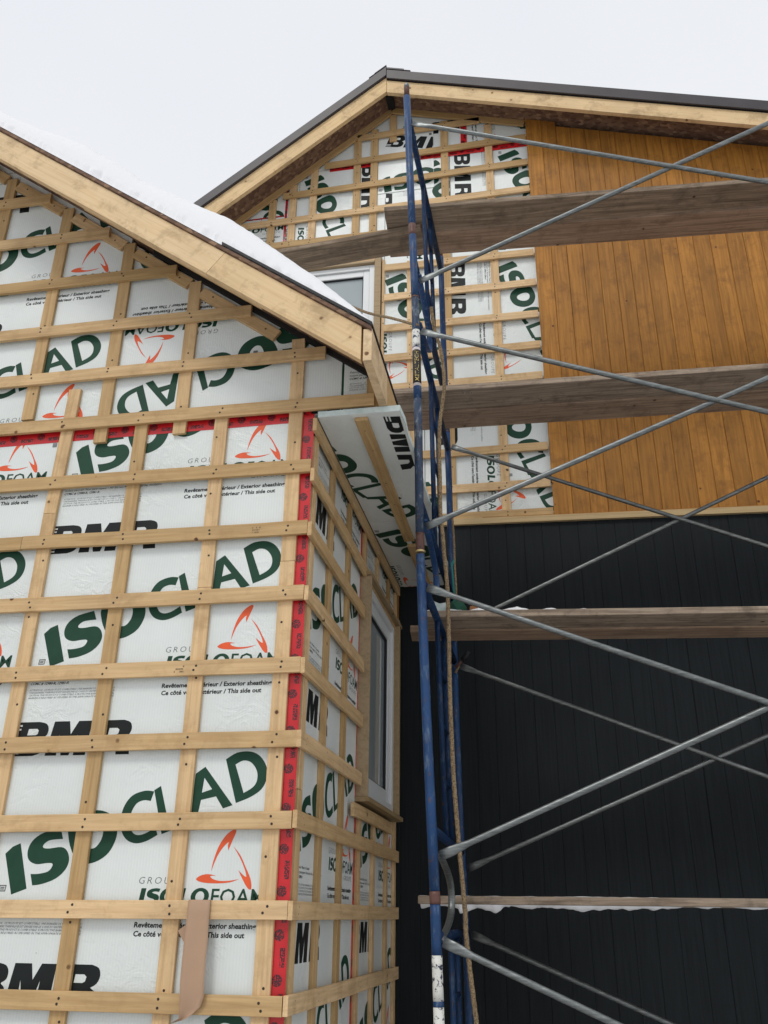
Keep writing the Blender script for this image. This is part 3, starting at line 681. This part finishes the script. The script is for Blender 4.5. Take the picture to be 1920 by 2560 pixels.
flash('roof_panel', -3.4, -.076, SLL, .113, .039, YM - .012, D + 6.6, M['flash'])
flash('roof_panel', -.074, 5.65, -SLR, .093, .0145, YM - .012, D + 6.6, M['flash'])
flash('edge_flashing', -3.4, -.0765, SLL, .108, .038, YM - .026, YM - .0125, M['flash'])
flash('edge_flashing', -.0735, 5.65, -SLR, .106, .0, YM - .026, YM - .0125, M['flash'])
flash('ridge_cap', -.185, -.0755, SLL, .012, .153, YM - .03, D + 6.6, M['flash']); flash('ridge_cap', -.0745, .085, -SLR, .020, .112, YM - .03, D + 6.6, M['flash'])
flash('ridge_cap', -.235, -.186, SLL, .008, .153, YM - .028, D + 6.6, M['flash']); flash('ridge_cap', .0855, .145, -SLR, .010, .112, YM - .028, D + 6.6, M['flash'])
# foam boards on the back wall
BO = (0, D + .038, 0)
nl = (-SLL / math.hypot(1, SLL), 1 / math.hypot(1, SLL)); nr = (SLR / math.hypot(1, SLR), 1 / math.hypot(1, SLR))
clb = [((-.075, ZR - .012), nl), ((-.075, ZR - .012), nr)]
def bb(x0, z0, x1, z1, u, v, ang=0, prn=True): return board('foam_board', (x0, z0, x1, z1), BO, (1, 0, 0), (0, 0, 1), MAIN, u, v, ang, .05, clb, prn)
# turned boards: u runs down (ang -90): world x = u0 + v ; z = v0 - u
bb(-.135, 5.325, 1.16, 6.538, .697, 6.541, -90)            # beside the window, upper
bb(.2, 4.12, 1.16, 5.320, .600, 5.338, -90); bb(-1.6, 4.12, .195, 5.320, .600, 5.338, -90)
bb(-.135, 6.544, .44, 7.768, -.066 + .14, 7.775, -90); bb(.445, 6.544, 1.16, 7.768, .775, 7.775, -90)
bb(-1.045, 6.64, -.14, 7.768, -.99, 7.775, -90)
bb(-2.25, 6.0, -1.055, 7.278, -2.222, 7.06, 0)
bb(-2.25, 7.284, -1.055, 7.9, -1.55, 7.9, -90)
bb(-1.05, 7.774, .57, 8.4, .01, 8.335, 0); bb(.60, 7.774, 1.16, 8.4, .70, 8.82, -90)
bb(-1.045, 5.4, -1.0, 6.63, 0, 0, 0, False); bb(-2.25, 4.12, -1.605, 5.99, -2.222, 5.2, 0)
prism('foam_patch', [(-.205, 7.345), (.22, 7.35), (.22, 8.09), (-.205, 8.095)], (0, D + .0375, 0), (1, 0, 0), (0, 0, 1), .004, M['foam'], MAIN)
pp = board('foam_board', (-.205, 7.40, .30, 8.085), (0, D + .0325, 0), (1, 0, 0), (0, 0, 1), MAIN, -.27, 7.34, -13, .0045)
tape((.18, D + .0325, 7.775), (1.14, D + .0325, 7.775), (0, 0, 1), .068, MAIN); tape((-.66, D + .0362, 7.78), (-.24, D + .0362, 7.78), (0, 0, 1), .075, MAIN)
tape((.574, D + .0318, 7.81), (.577, D + .0318, 8.19), (-1, 0, 0), .055, MAIN)
tape((-1.05, D + .0362, 6.8), (-1.05, D + .0362, 7.6), (-1, 0, 0), .022, MAIN); tape((-1.6, D + .0362, 7.283), (-1.065, D + .0362, 7.283), (0, 0, 1), .016, MAIN)
tape((.86, D + .0362, 6.548), (1.12, D + .0362, 6.548), (0, 0, 1), .012, MAIN)
NM = []
for name_z, xa, xb in ((8.135, -.40, .72), (7.857, -.70, 1.125), (7.565, -1.08, 1.125), (7.262, -1.46, 1.125), (6.955, -1.9, 1.125), (6.572, -.128, 1.12), (6.262, -.128, 1.12), (5.950, -.128, 1.12), (5.655, -.128, 1.12), (5.372, -.128, 1.12), (5.06, -.3, 1.12), (4.754, -1.6, 1.12), (4.45, -1.6, 1.12), (4.218, -1.6, 1.125)):
    zc = name_z - W / 2; dz = -.004
    if name_z > 8: dz = .0
    beam('batten', (xa, D, zc - (.045 if xa < -.3 and name_z > 7 else 0) * min(1, -xa)), (xb, D, zc + dz), (0, 0, 1), W, .019, M['pine'], MAIN, seg=5)
    for vx in (.095, .398, .795, -.24, -.40, -.80, -.99, -1.17):
        if xa < vx < xb: [nails(NM, (vx + rnd.uniform(-.012, .012), D, zc + q * .013 - (.045 * -vx if vx < 0 and name_z > 7 else 0)), (0, -1, 0)) for q in (-1, 1)]
for x, z0, z1 in ((.093, 4.2, 6.60), (.398, 4.2, 8.17), (.794, 4.2, 8.05), (-1.175, 6.88, 7.47), (-.987, 6.88, 7.62), (-.797, 6.88, 7.80), (-.400, 6.88, 8.08), (-.243, 6.88, 8.18), (-.070, 8.0, 8.33), (-.142, 5.3, 6.64)):
    beam('batten', (x, D + .019, z0), (x, D + .019, z1), (-1, 0, 0), .066 if x != -.142 else .024, .019, M['pine'], MAIN, seg=3)
    z = z0 + .1
    while z < z1: nails(NM, (x + rnd.uniform(-.015, .015), D + .019, z), (0, -1, 0)); z += rnd.uniform(.2, .35)
s = math.hypot(1, SLL); beam('rake_batten', (-2.4, D, ZR - .047 - SLL * 2.325), (-.085, D, ZR - .047), (-SLL, 0, 1), W, .019, M['pine'], MAIN, cut=(0, .025))
beam('rake_batten', (-.072, D, ZR - .037), (1.12, D, ZR - .037 - SLR * 1.19), (SLR, 0, 1), W, .019, M['pine'], MAIN, cut=(.01, 0))
tri_mesh('nail_heads', NM, M['nail'], MAIN)['kind'] = 'stuff'
prism('washer', [(.826, 4.502), (.848, 4.502), (.848, 4.524), (.826, 4.524)], (0, D + .036, 0), (1, 0, 0), (0, 0, 1), .002, M['galv'], MAIN)
prism('washer', [(.262, 8.03), (.285, 8.03), (.285, 8.05), (.262, 8.05)], (0, D + .028, 0), (1, 0, 0), (0, 0, 1), .002, M['galv'], MAIN)
# window of the main house
window(MAIN, (0, D + .03, 0), (1, 0, 0), (0, 0, 1), -1.0, -.216, 5.42, 6.60, fw=.045, sash=.055)
box('window_trim', (-.213, D - .005, 5.3), (-.160, D + .07, 6.70), M['trimwood'], MAIN); box('window_trim', (-1.06, D - .012, 6.603), (-.214, D + .07, 6.622), M['trimwood'], MAIN)
box('window_trim', (-1.06, D - .002, 6.623), (-.214, D + .03, 6.66), M['pine'], MAIN)
# amber siding boards, with a grooved face
def sboard(x0, x1, z0, z1, z1b, mat, y, name='siding_board', jit=.002):
    g_ = .0032 if name == 'siding_board' else .003; yy = y + rnd.uniform(-jit, jit) * .5; n = 1
    # profile across: groove bevel at both sides; object x axis along height so that the grain runs up
    gd = .0045 if name == 'siding_board' else .002
    prof = [(x0 + .0002, gd), (x0 + g_, 0), (x1 - g_, 0), (x1 - .0002, gd), (x1 - .0004, .018), (x0 + .0004, .018)]
    vs = []
    for (x, d_) in prof: vs.append((0, -(x - x0), -d_))
    for (x, d_) in prof: zt = z1 + (z1b - z1) * (x - x0) / (x1 - x0); vs.append((zt - z0, -(x - x0), -d_))
    fs = [tuple(range(6)), tuple(range(11, 5, -1))] + [(i, (i + 1) % 6, (i + 1) % 6 + 6, i + 6) for i in range(6)]
    return link(name, mesh(name, vs, fs), mat, MAIN, basis((x0, yy, z0), (0, 0, 1), (-1, 0, 0)))
YS = D - .012
seams = [1.128, 1.262, 1.384, 1.508, 1.630, 1.751, 1.872, 1.997, 2.122, 2.245, 2.368, 2.495]
while seams[-1] < 5.3: seams.append(seams[-1] + .1245 + rnd.uniform(-.001, .001))
sillz = lambda x: 4.166 - .021 * (x - .4)
for i, (a, b) in enumerate(zip(seams, seams[1:])):
    e = 0 if i < 2 else .045
    sboard(a, b, sillz(a) + (0 if i > 1 else -.012), topline(a) - .012 - e, topline(b) - .012 - e, M['siding'], YS if i > 1 else YS - .010)
for i in range(len(seams)):   # strips hidden behind the siding carry it
    pass
box('siding_backer', (1.13, D + .012, 4.1), (5.35, D + .06, 6.6), M['core'], MAIN)
prism('siding_backer', [(1.13, 6.6), (5.35, 6.6), (5.35, topline(5.35) - .03), (1.13, topline(1.13) - .03)], (0, D + .012, 0), (1, 0, 0), (0, 0, 1), .048, M['core'], MAIN)
# belt trim over the black siding
def strip(name, xa, xb, zo, h, y, th, mat): return beam(name, (xa, y, sillz(xa) + zo), (xb, y, sillz(xb) + zo), (0, 0, 1), h, th, mat, MAIN)
strip('belt_trim', .0, 5.35, -.035, .046, D - .034, .05, M['belt']); strip('brown_strip', .62, 5.35, -.0065, .0095, D - .022, .03, M['siding'])
box('black_backer', (-.05, D + .008, 0), (5.35, D + .09, 4.12), M['dark'], MAIN)
bs = [.0, .027, .152, .277, .403, .531, .656, .783, .909, 1.034, 1.158, 1.284, 1.410]
while bs[-1] < 5.3: bs.append(bs[-1] + .1258)
for a, b in zip(bs, bs[1:]): sboard(a, b, .05, sillz(a) - .050, sillz(b) - .050, M['black'], D - .008, 'black_siding_board', .004)
box('corner_strip', (.004, D - .03, 2.7), (.012, D - .02, 3.6), M['siding'], MAIN)

# ================================================================== scaffold
SC = thing('scaffold', 'blue painted tube scaffold tower with galvanised cross braces in front of the tall house', 'scaffold', (1.9, 1.2, 0))
fx = [(-.5, .53), (1.15, .508), (1.6, .497), (2.43, .465), (3.12, .444), (3.8, .438), (4.62, .424), (6.3, .372)]
bx = [(-.5, .50), (1.5, .475), (1.94, .457), (2.62, .445), (3.6, .437), (4.245, .432), (5.12, .415), (6.3, .402)]
def ip(t, z):
    for (a, u), (b, v) in zip(t, t[1:]):
        if a <= z <= b: return u + (v - u) * (z - a) / (b - a)
    return t[-1][1]
YA, YB, PR = .42, 1.92, .0213
XFAR = 2.90
def px_(z, back, far): return ip(bx if back else fx, z) + (XFAR + .0 * z if far else 0)
joints = [-.02, 1.60 - 1.51 + .0, 1.60, 3.12, 4.62, 6.17]
joints = [.09, 1.60, 3.12, 4.62, 6.17]
def post_seg(z0, z1, back, far, mat, r=PR, name='post'):
    n = 4; y = YB if back else YA
    return tube(name, [(px_(z0 + (z1 - z0) * k / n, back, far), y, z0 + (z1 - z0) * k / n) for k in range(n + 1)], r, mat, SC, 16)
for far in (0, 1):
    for back in (0, 1):
        y = YB if back else YA
        post_seg(0, .085, back, far, M['rust'], .03, 'base_foot')
        for j, (z0, z1) in enumerate(zip(joints, joints[1:])):
            if not far and not back:
                if j == 0:
                    post_seg(z0 + .002, 1.215, back, far, M['whitepaint']); post_seg(1.2155, 1.235, back, far, M['blue']); post_seg(1.2355, 1.395, back, far, M['whitepaint']); post_seg(1.3955, z1 - .02, back, far, M['blue'])
                elif j == 1:
                    post_seg(z0 + .03, z1 - .015, back, far, M['blue'])
                elif j == 2:
                    post_seg(z0 + .001, z0 + .095, back, far, M['rust']); post_seg(z0 + .096, z0 + .85, back, far, M['blueworn']); post_seg(z0 + .851, z1 - .25, back, far, M['blue']); post_seg(z1 - .249, z1 - .002, back, far, M['blueworn'])
                else:
                    post_seg(z0 + .01, z0 + .44, back, far, M['blue']); post_seg(z0 + .441, z0 + .52, back, far, M['rust']); post_seg(z0 + .521, z1 - .002, back, far, M['blue'])
            else: post_seg(z0 + .002, z1 - .002, back, far, M['blue'])
            if z0 > 1: post_seg(z0 - .02 if (not far and not back and j == 1) else z0 - .004, z0 + .028 if j == 1 else z0 + .006, back, far, M['rust'] if j != 2 else M['gold'], PR + .0012, 'coupling_ring')
            xm = lambda z, yy: px_(z, 0, far) + (px_(z, 1, far) - px_(z, 0, far)) * (yy - YA) / (YB - YA)
            zt, zl = z1 - .14, z0 + .27
            for zz in (zt, zl): tube('rung', [(xm(zz, YA + PR), YA + PR, zz), (xm(zz, YB - PR), YB - PR, zz)], .0195, M['blue'], SC, 12)
            for yy in (1.03, 1.34): tube('inner_post', [(xm(zl, yy), yy, zl + .019), (xm(zt, yy), yy, zt - .019)], .014, M['blue'], SC, 10)
            for zz in (zl + .28, zl + .56, zl + .84): tube('ladder_rung', [(xm(zz, 1.044), 1.044, zz), (xm(zz, 1.326), 1.326, zz)], .011, M['blue'], SC, 8)
            # bent arms beside each joint
            if z0 > 1:
                pts = []
                zc = z0 + .01
                for k in range(13):
                    t = k / 12; a = (t - .5) * 2
                    pts.append((xm(zc, .6) + .018, YA + .02 + .46 * (1 - abs(a) ** 2.6), zc - a * .165))
                tube('bent_arm', pts, .0, M['galv'] if (j == 1 and not far) else M['blue'], SC, 10, radii=[(.016, .007)] * 13) if not back else None
        # top pin
        z = 6.17; tube('coupling_pin', [(px_(z, back, far), y, z), (px_(z, back, far) - .001, y, z + .075), (px_(z, back, far) - .001, y, z + .10), (px_(z, back, far) - .001, y, z + .112)], .0, M['rust'], SC, 14, radii=[.017, .017, .0155, .008])
        tube('pin_cap', [(px_(z, back, far) - .0008, y, z + .072), (px_(z, back, far) - .001, y, z + .100), (px_(z, back, far) - .001, y, z + .115)], .0, M['galv'], SC, 14, radii=[.0178, .0172, .009])
# cross braces
def brace(za, zb, y, xa, xb, off):
    A, B = Vector((xa, y + off, za)), Vector((xb, y + off, zb)); dd = (B - A).normalized(); L_ = (B - A).length
    ts = [0, .05, .09, .13, L_ / 2, L_ - .13, L_ - .09, L_ - .05, L_]; rr = [(.004, .021), (.004, .021), (.007, .018), (.0132, .0132), (.0132, .0132), (.0132, .0132), (.007, .018), (.004, .021), (.004, .021)]
    pts = [A + dd * t for t in ts]
    # orient the flats: tube() uses up = t x z  -> roughly -y, so the first radius is the thin one
    return tube('cross_brace', pts, 0, M['galv'], SC, 12, radii=rr)
FB = [(5.93, 4.391 + .185, 0), (4.40 + .335, 3.254, 0), (2.936, 1.763, 0), (1.443, .25, 0)]
for zt, zb in ((5.93, 4.741), (4.741 - .35 + .0, 3.254), (2.936, 1.763), (1.443, .26)): pass
pairs = [(5.93, 4.74 - .0), (4.391, 3.254), (2.936, 1.763), (1.443, .26)]
# measured ends on the near post: 5.93 / 4.74 ; 4.39 / 3.25 ; 2.94 / 1.76 ; 1.44
for i, (zt, zb) in enumerate(pairs):
    xt, xb = ip(fx, zt) + .028, ip(fx, zb) + .028
    brace(zt, zb, YA, xt, xb + XFAR - .06, -.006); brace(zb, zt, YA, xb, xt + XFAR - .06, .010)
for i, (zt, zb) in enumerate([(4.498, 3.21), (2.954, 1.784), (1.451, .3)]):
    xt, xb = ip(bx, zt) + .028, ip(bx, zb) + .028
    brace(zt, zb, YB, xt, xb + XFAR - .03, -.006); brace(zb, zt, YB, xb, xt + XFAR - .03, .010)
# maker's sticker on the near post
zs0, zs1 = 4.055, 4.275
post_seg(4.045, 4.285, 0, 0, M['stickerw'], PR + .0006, 'sticker')
post_seg(4.062, 4.268, 0, 0, M['sticker'], PR + .0010, 'sticker')
vs2, fs2 = text2d('METALTECH', .190, .022, shear=.18, bold=.004)
bvs = []
for (a, b) in vs2:
    z = 4.070 + a; th = (b - .011) / (PR + .0022); ang = math.radians(-83) - th
    # text climbs: u -> +z, letter tops towards the left (-x)
    bvs.append((ip(fx, z) + (PR + .0016) * math.cos(ang), YA + (PR + .0016) * math.sin(ang), z))
me = bpy.data.meshes.new('sticker_lettering'); me.from_pydata(bvs, [], fs2); me.update(); link('sticker_lettering', me, M['yellow'], SC)
post_seg(4.29, 4.40, 0, 0, M['whitepaint'], PR + .0006, 'torn_sticker')

# ================================================================== planks (each a thing)
GP = 'scaffold planks laid on the tube rungs'
def plank(label, xa, xb, yf, wd, zb, th=.038, tilt=0., dz=0.):
    o = prism('scaffold_plank', [(0, 0), (xb - xa, 0), (xb - xa, wd), (0, wd)], (xa, yf + wd, zb), (1, 0, 0), (0, -1, 0), th, M['plankbrown' if label.startswith('rear') else 'plank'], None, .003)
    Mw = basis((xa, yf + wd, zb), (1, tilt, dz), (0, -1, 0)); o.matrix_basis = Mw; WM[o.name] = Mw
    tag(o, label, 'plank', GP); return o
LV = [6.05, 4.53, 3.035, 1.592]
plank('front weathered plank of the topmost scaffold level, under the gable', .075, 4.0, 1.215, .232, 6.03, tilt=.062)
plank('rear weathered plank of the topmost scaffold level, nearest the amber siding', .05, 4.0, 1.463, .236, 6.028, tilt=.062)
plank('weathered plank reaching left from the topmost level over the small window', -1.3, .35, 1.50, .235, 5.975, tilt=-.085)
plank('front weathered plank of the second scaffold level, with printed stamps on its edge', .12, 4.0, 1.225, .236, 4.53, tilt=.035)
plank('rear weathered plank of the second scaffold level, before the amber siding', .15, 4.0, 1.477, .232, 4.53, tilt=.035)
plank('front plank of the third scaffold level, dusted with snow, in front of the black siding', .315, 4.0, 1.165, .236, 3.035, tilt=.10)
plank('rear plank of the third scaffold level, sticking out furthest left', .222, 4.0, 1.416, .20, 3.033, tilt=.10)
plank('lowest scaffold plank at eye height with snow clinging under it', .298, 4.0, 1.30, .235, 1.592)
plank('rear plank of the lowest scaffold level, almost hidden behind the front one', .34, 4.0, 1.545, .235, 1.5925)
def snow_strip(name, label, x0, x1, y0, y1, zf, amp, below=False, n=90, tilt=0., dz=lambda x: 1.):
    vs, fs = [], []; m_ = 6
    for i in range(n + 1):
        x = x0 + (x1 - x0) * i / n
        hh = amp * max(0., .42 + .6 * mn.noise(Vector((x * 3.1, 1.7, zf))) + .5 * mn.noise(Vector((x * 11, 3, zf))) + .10 * mn.noise(Vector((x * 30, 3, zf)))) * dz(x)
        for k in range(m_ + 1):
            t = k / m_; prof_ = math.sin(math.pi * t) ** .5
            hz_ = hh * prof_ * (1 + .55 * mn.noise(Vector((x * 30, t * 4, zf))))
            vs.append((x, y0 + (y1 - y0) * t + tilt * (x - x0), zf + (-hz_ if below else hz_)))
    for i in range(n):
        for k in range(m_): a = i * (m_ + 1) + k; fs.append((a, a + 1, a + m_ + 2, a + m_ + 1))
    o = link(name, mesh(name, vs, fs, True), M['snow']); tag(o, label, 'snow', kind='stuff'); return o
snow_strip('plank_snow', 'frozen white snow clinging along the underside of the lowest plank', .31, 3.9, 1.302, 1.36, 1.5915, .040, True, 500, dz=lambda x: 1.5 if x < .75 and x > .5 else .8)
snow_strip('plank_snow', 'thin crumbs of snow on top of the lowest plank', .30, 3.9, 1.302, 1.34, 1.6285, .0055, False, 300)
snow_strip('plank_snow', 'snow lying on the left part of the third level plank', .34, 1.55, 1.17, 1.30, 3.0735, .042, False, 90, .10, dz=lambda x: 1.3 if x < .8 else max(.1, 1.3 - (x - .8) * 1.8))
# things on the third level
def lump(name, label, cat, c, s_, mat, seed=0, n=2):
    bm = bmesh.new(); bmesh.ops.create_icosphere(bm, subdivisions=n, radius=1)
    for v in bm.verts:
        q = v.co * (1 + .35 * mn.noise(v.co * 2 + Vector((seed, 0, 0)))); v.co = Vector((q.x * s_[0], q.y * s_[1], q.z * s_[2]))
    me = bpy.data.meshes.new(name); bm.to_mesh(me); bm.free(); o = link(name, me, mat, None, Matrix.Translation(c)); tag(o, label, cat); return o
prism('foam_offcut', [(0, 0), (.10, .008), (.095, .075), (.05, .068), (.012, .085)], (.385, 1.26, 3.074), (1, 0, 0), (0, 0, 1), .06, M['foamcore'], None, .002); tag(bpy.data.objects['foam_offcut'], 'pale blue foam offcut lying on the third scaffold level beside the rope', 'foam scrap')
lump('cloth', 'crumpled dark green cloth lying on the third scaffold level', 'cloth', (.525, 1.25, 3.105), (.06, .05, .045), M['greencloth'], 3)
prism('wood_offcut', [(0, 0), (.15, -.004), (.155, .025), (.03, .045), (.004, .04)], (.60, 1.25, 3.075), (1, 0, 0), (0, 0, 1), .08, M['orangewood'], None, .002); tag(bpy.data.objects['wood_offcut'], 'small orange brown wood offcut on the third scaffold level', 'wood scrap')
# brown paper strip hanging over a batten
W_, vs, fs = .088, [], []
path = [(-.3445, -.004, 1.582), (-.3445, -.0075, 1.578), (-.3435, -.0085, 1.53), (-.341, -.011, 1.46), (-.339, -.018, 1.38), (-.337, -.020, 1.31), (-.335, -.016, 1.26), (-.340, -.010, 1.222), (-.357, -.006, 1.196), (-.385, -.012, 1.180)]
path = [(-.3445, .017, 1.5825)] + path
for i, (x, y, z) in enumerate(path):
    for k in range(7):
        t = k / 6 - .5; w2 = W_ * (1 if i < 8 else (.85 if i == 8 else .5)); lift = -.008 * (abs(t) * 2) ** 2 * min(1, max(0, (i - 2) / 4)) + (.010 * t if i > 3 else 0)
        vs.append((x + t * w2, y + lift, z + (t * .012 if i > 7 else 0)))
for i in range(len(path) - 1):
    for k in range(6): a = i * 7 + k; fs.append((a, a + 1, a + 8, a + 7))
me = mesh('paper_strip', vs, fs, True); o = link('paper_strip', me, M['kraft']); so_ = o.modifiers.new('thick', 'SOLIDIFY'); so_.thickness = .0006
tag(o, 'strip of brown paper backing draped over the second lowest pine strip', 'paper strip')
prism('torn_tail', [(-.425, 1.475), (-.39, 1.50), (-.345, 1.505), (-.34, 1.43), (-.37, 1.428), (-.40, 1.44)], (0, .008, 0), (1, 0, 0), (0, 0, 1), .0006, M['kraft'], o)
# ropes
def cr_path(pts, n=10):
    res = []; P_ = [Vector(p) for p in pts]; P_ = [P_[0] * 2 - P_[1]] + P_ + [P_[-1] * 2 - P_[-2]]
    for i in range(1, len(P_) - 2):
        for k in range(n):
            t = k / n; a, b, c, d_ = P_[i - 1:i + 3]
            res.append(.5 * ((2 * b) + (c - a) * t + (2 * a - 5 * b + 4 * c - d_) * t * t + (-a + 3 * b - 3 * c + d_) * t ** 3))
    res.append(P_[-2]); return res
RP = [(.487, 4.70), (.497, 4.597), (.508, 4.528), (.529, 4.444), (.546, 4.336), (.554, 4.179), (.541, 4.053), (.526, 3.93), (.52, 3.761), (.522, 3.597), (.521, 3.414), (.53, 3.303), (.536, 3.194), (.546, 3.066), (.551, 2.941), (.552, 2.74), (.552, 2.546), (.553, 2.433), (.557, 2.251), (.563, 2.075), (.572, 1.923), (.582, 1.775), (.59, 1.679), (.599, 1.554), (.6, 1.478), (.609, 1.373), (.623, 1.243), (.635, 1.13), (.65, .9), (.66, .5), (.68, .02)]
def rope(name, label, pts, r):
    p = cr_path(pts, 12); L_ = 0; dense = [p[0]]
    for a, b in zip(p, p[1:]):
        seg = (b - a).length; n = max(1, int(seg / .006))
        for k in range(1, n + 1): dense.append(a.lerp(b, k / n))
    o = tube(name, dense, r, M['rope'], None, 9, radii=None, twist=(.28, .42)); tag(o, label, 'rope', 'frayed hemp ropes on the scaffold'); return o
rope('rope', 'thick hemp rope hanging down the full height beside the near blue post', [(x, .62, z) for x, z in RP], .0086)
rope('rope', 'rope stretched from the snowy roof edge across the window to the near post', [(-.22, 1.2, 5.28), (-.083, 1.0, 5.073), (.07, .85, 4.885), (.254, .65, 4.675), (.405, .46, 4.478), (.440, .40, 4.425)], .0070)
rope('rope', 'thin rope hanging behind the scaffold beside the teal strap', [(.455, 1.86, 3.95), (.462, 1.87, 3.79), (.463, 1.88, 3.6), (.468, 1.88, 3.45), (.466, 1.88, 3.3), (.46, 1.88, 3.1)], .006)
o = prism('strap', [(.436, 3.615), (.462, 3.655), (.464, 3.63), (.450, 3.60), (.456, 3.52), (.468, 3.32), (.446, 3.32), (.447, 3.47), (.440, 3.59)], (0, 1.872, 0), (1, 0, 0), (0, 0, 1), .004, M['teal'], None); tag(o, 'teal strap tied round the rear post behind the rope', 'strap')
CL = thing('clamp', 'dark clamp with a black grip lashed to the rear post, below the third level', 'clamp', (.50, 1.85, 2.96))
tube('clamp_bar', [(.455, 1.86, 2.93), (.495, 1.85, 2.965)], .010, M['rust'], CL, 8); tube('clamp_grip', [(.50, 1.85, 2.968), (.545, 1.84, 3.02)], .016, M['rubber'], CL, 8)
tube('lashing', [(.45, 1.885, 2.90), (.47, 1.88, 2.935), (.48, 1.87, 2.96), (.465, 1.875, 2.95)], .008, M['rope'], CL, 8)

# faded grade stamps on lumber
def stamp(P, X, Y, w_, h, parent, mat):
    q = random.Random(int(P[0] * 1000)); ps = []
    for rr in range(3):
        x = 0
        while x < w_:
            l = q.uniform(.002, .007)
            if q.random() < .7: ps.append([(x, h * rr / 3), (x + l, h * rr / 3), (x + l, h * (rr + .6) / 3), (x, h * (rr + .6) / 3)])
            x += l + q.uniform(.001, .003)
    o = tri_mesh('grade_stamp', [[(a, b, 0.) for a, b in p] for p in ps], mat, parent, basis(P, X, Y)); o['kind'] = 'stuff'; return o
M['faint'] = flat('faint_ink', (.20, .14, .075), .7)
M['faint2'] = flat('faint_ink_dark', (.06, .05, .045), .8)
stamp((-.553, -.0004, 2.462), (1, 0, .01), (0, 0, 1), .040, .034, EXT, M['faint'])
stamp((-.255, -.0004, 3.085), (1, 0, .01), (0, 0, 1), .035, .034, EXT, M['faint'])
PL = [o for o in bpy.data.objects if o.name.startswith('scaffold_plank') and 'second scaffold level, with printed' in o.get('label', '')][0]
for xx in (.42, .60):
    Pp = Vector((xx, 1.225 + .035 * (xx - .12) - .0006, 4.497)); stamp(Pp, (1, .035, 0), (0, 0, 1), .055, .026, PL, M['faint2'])
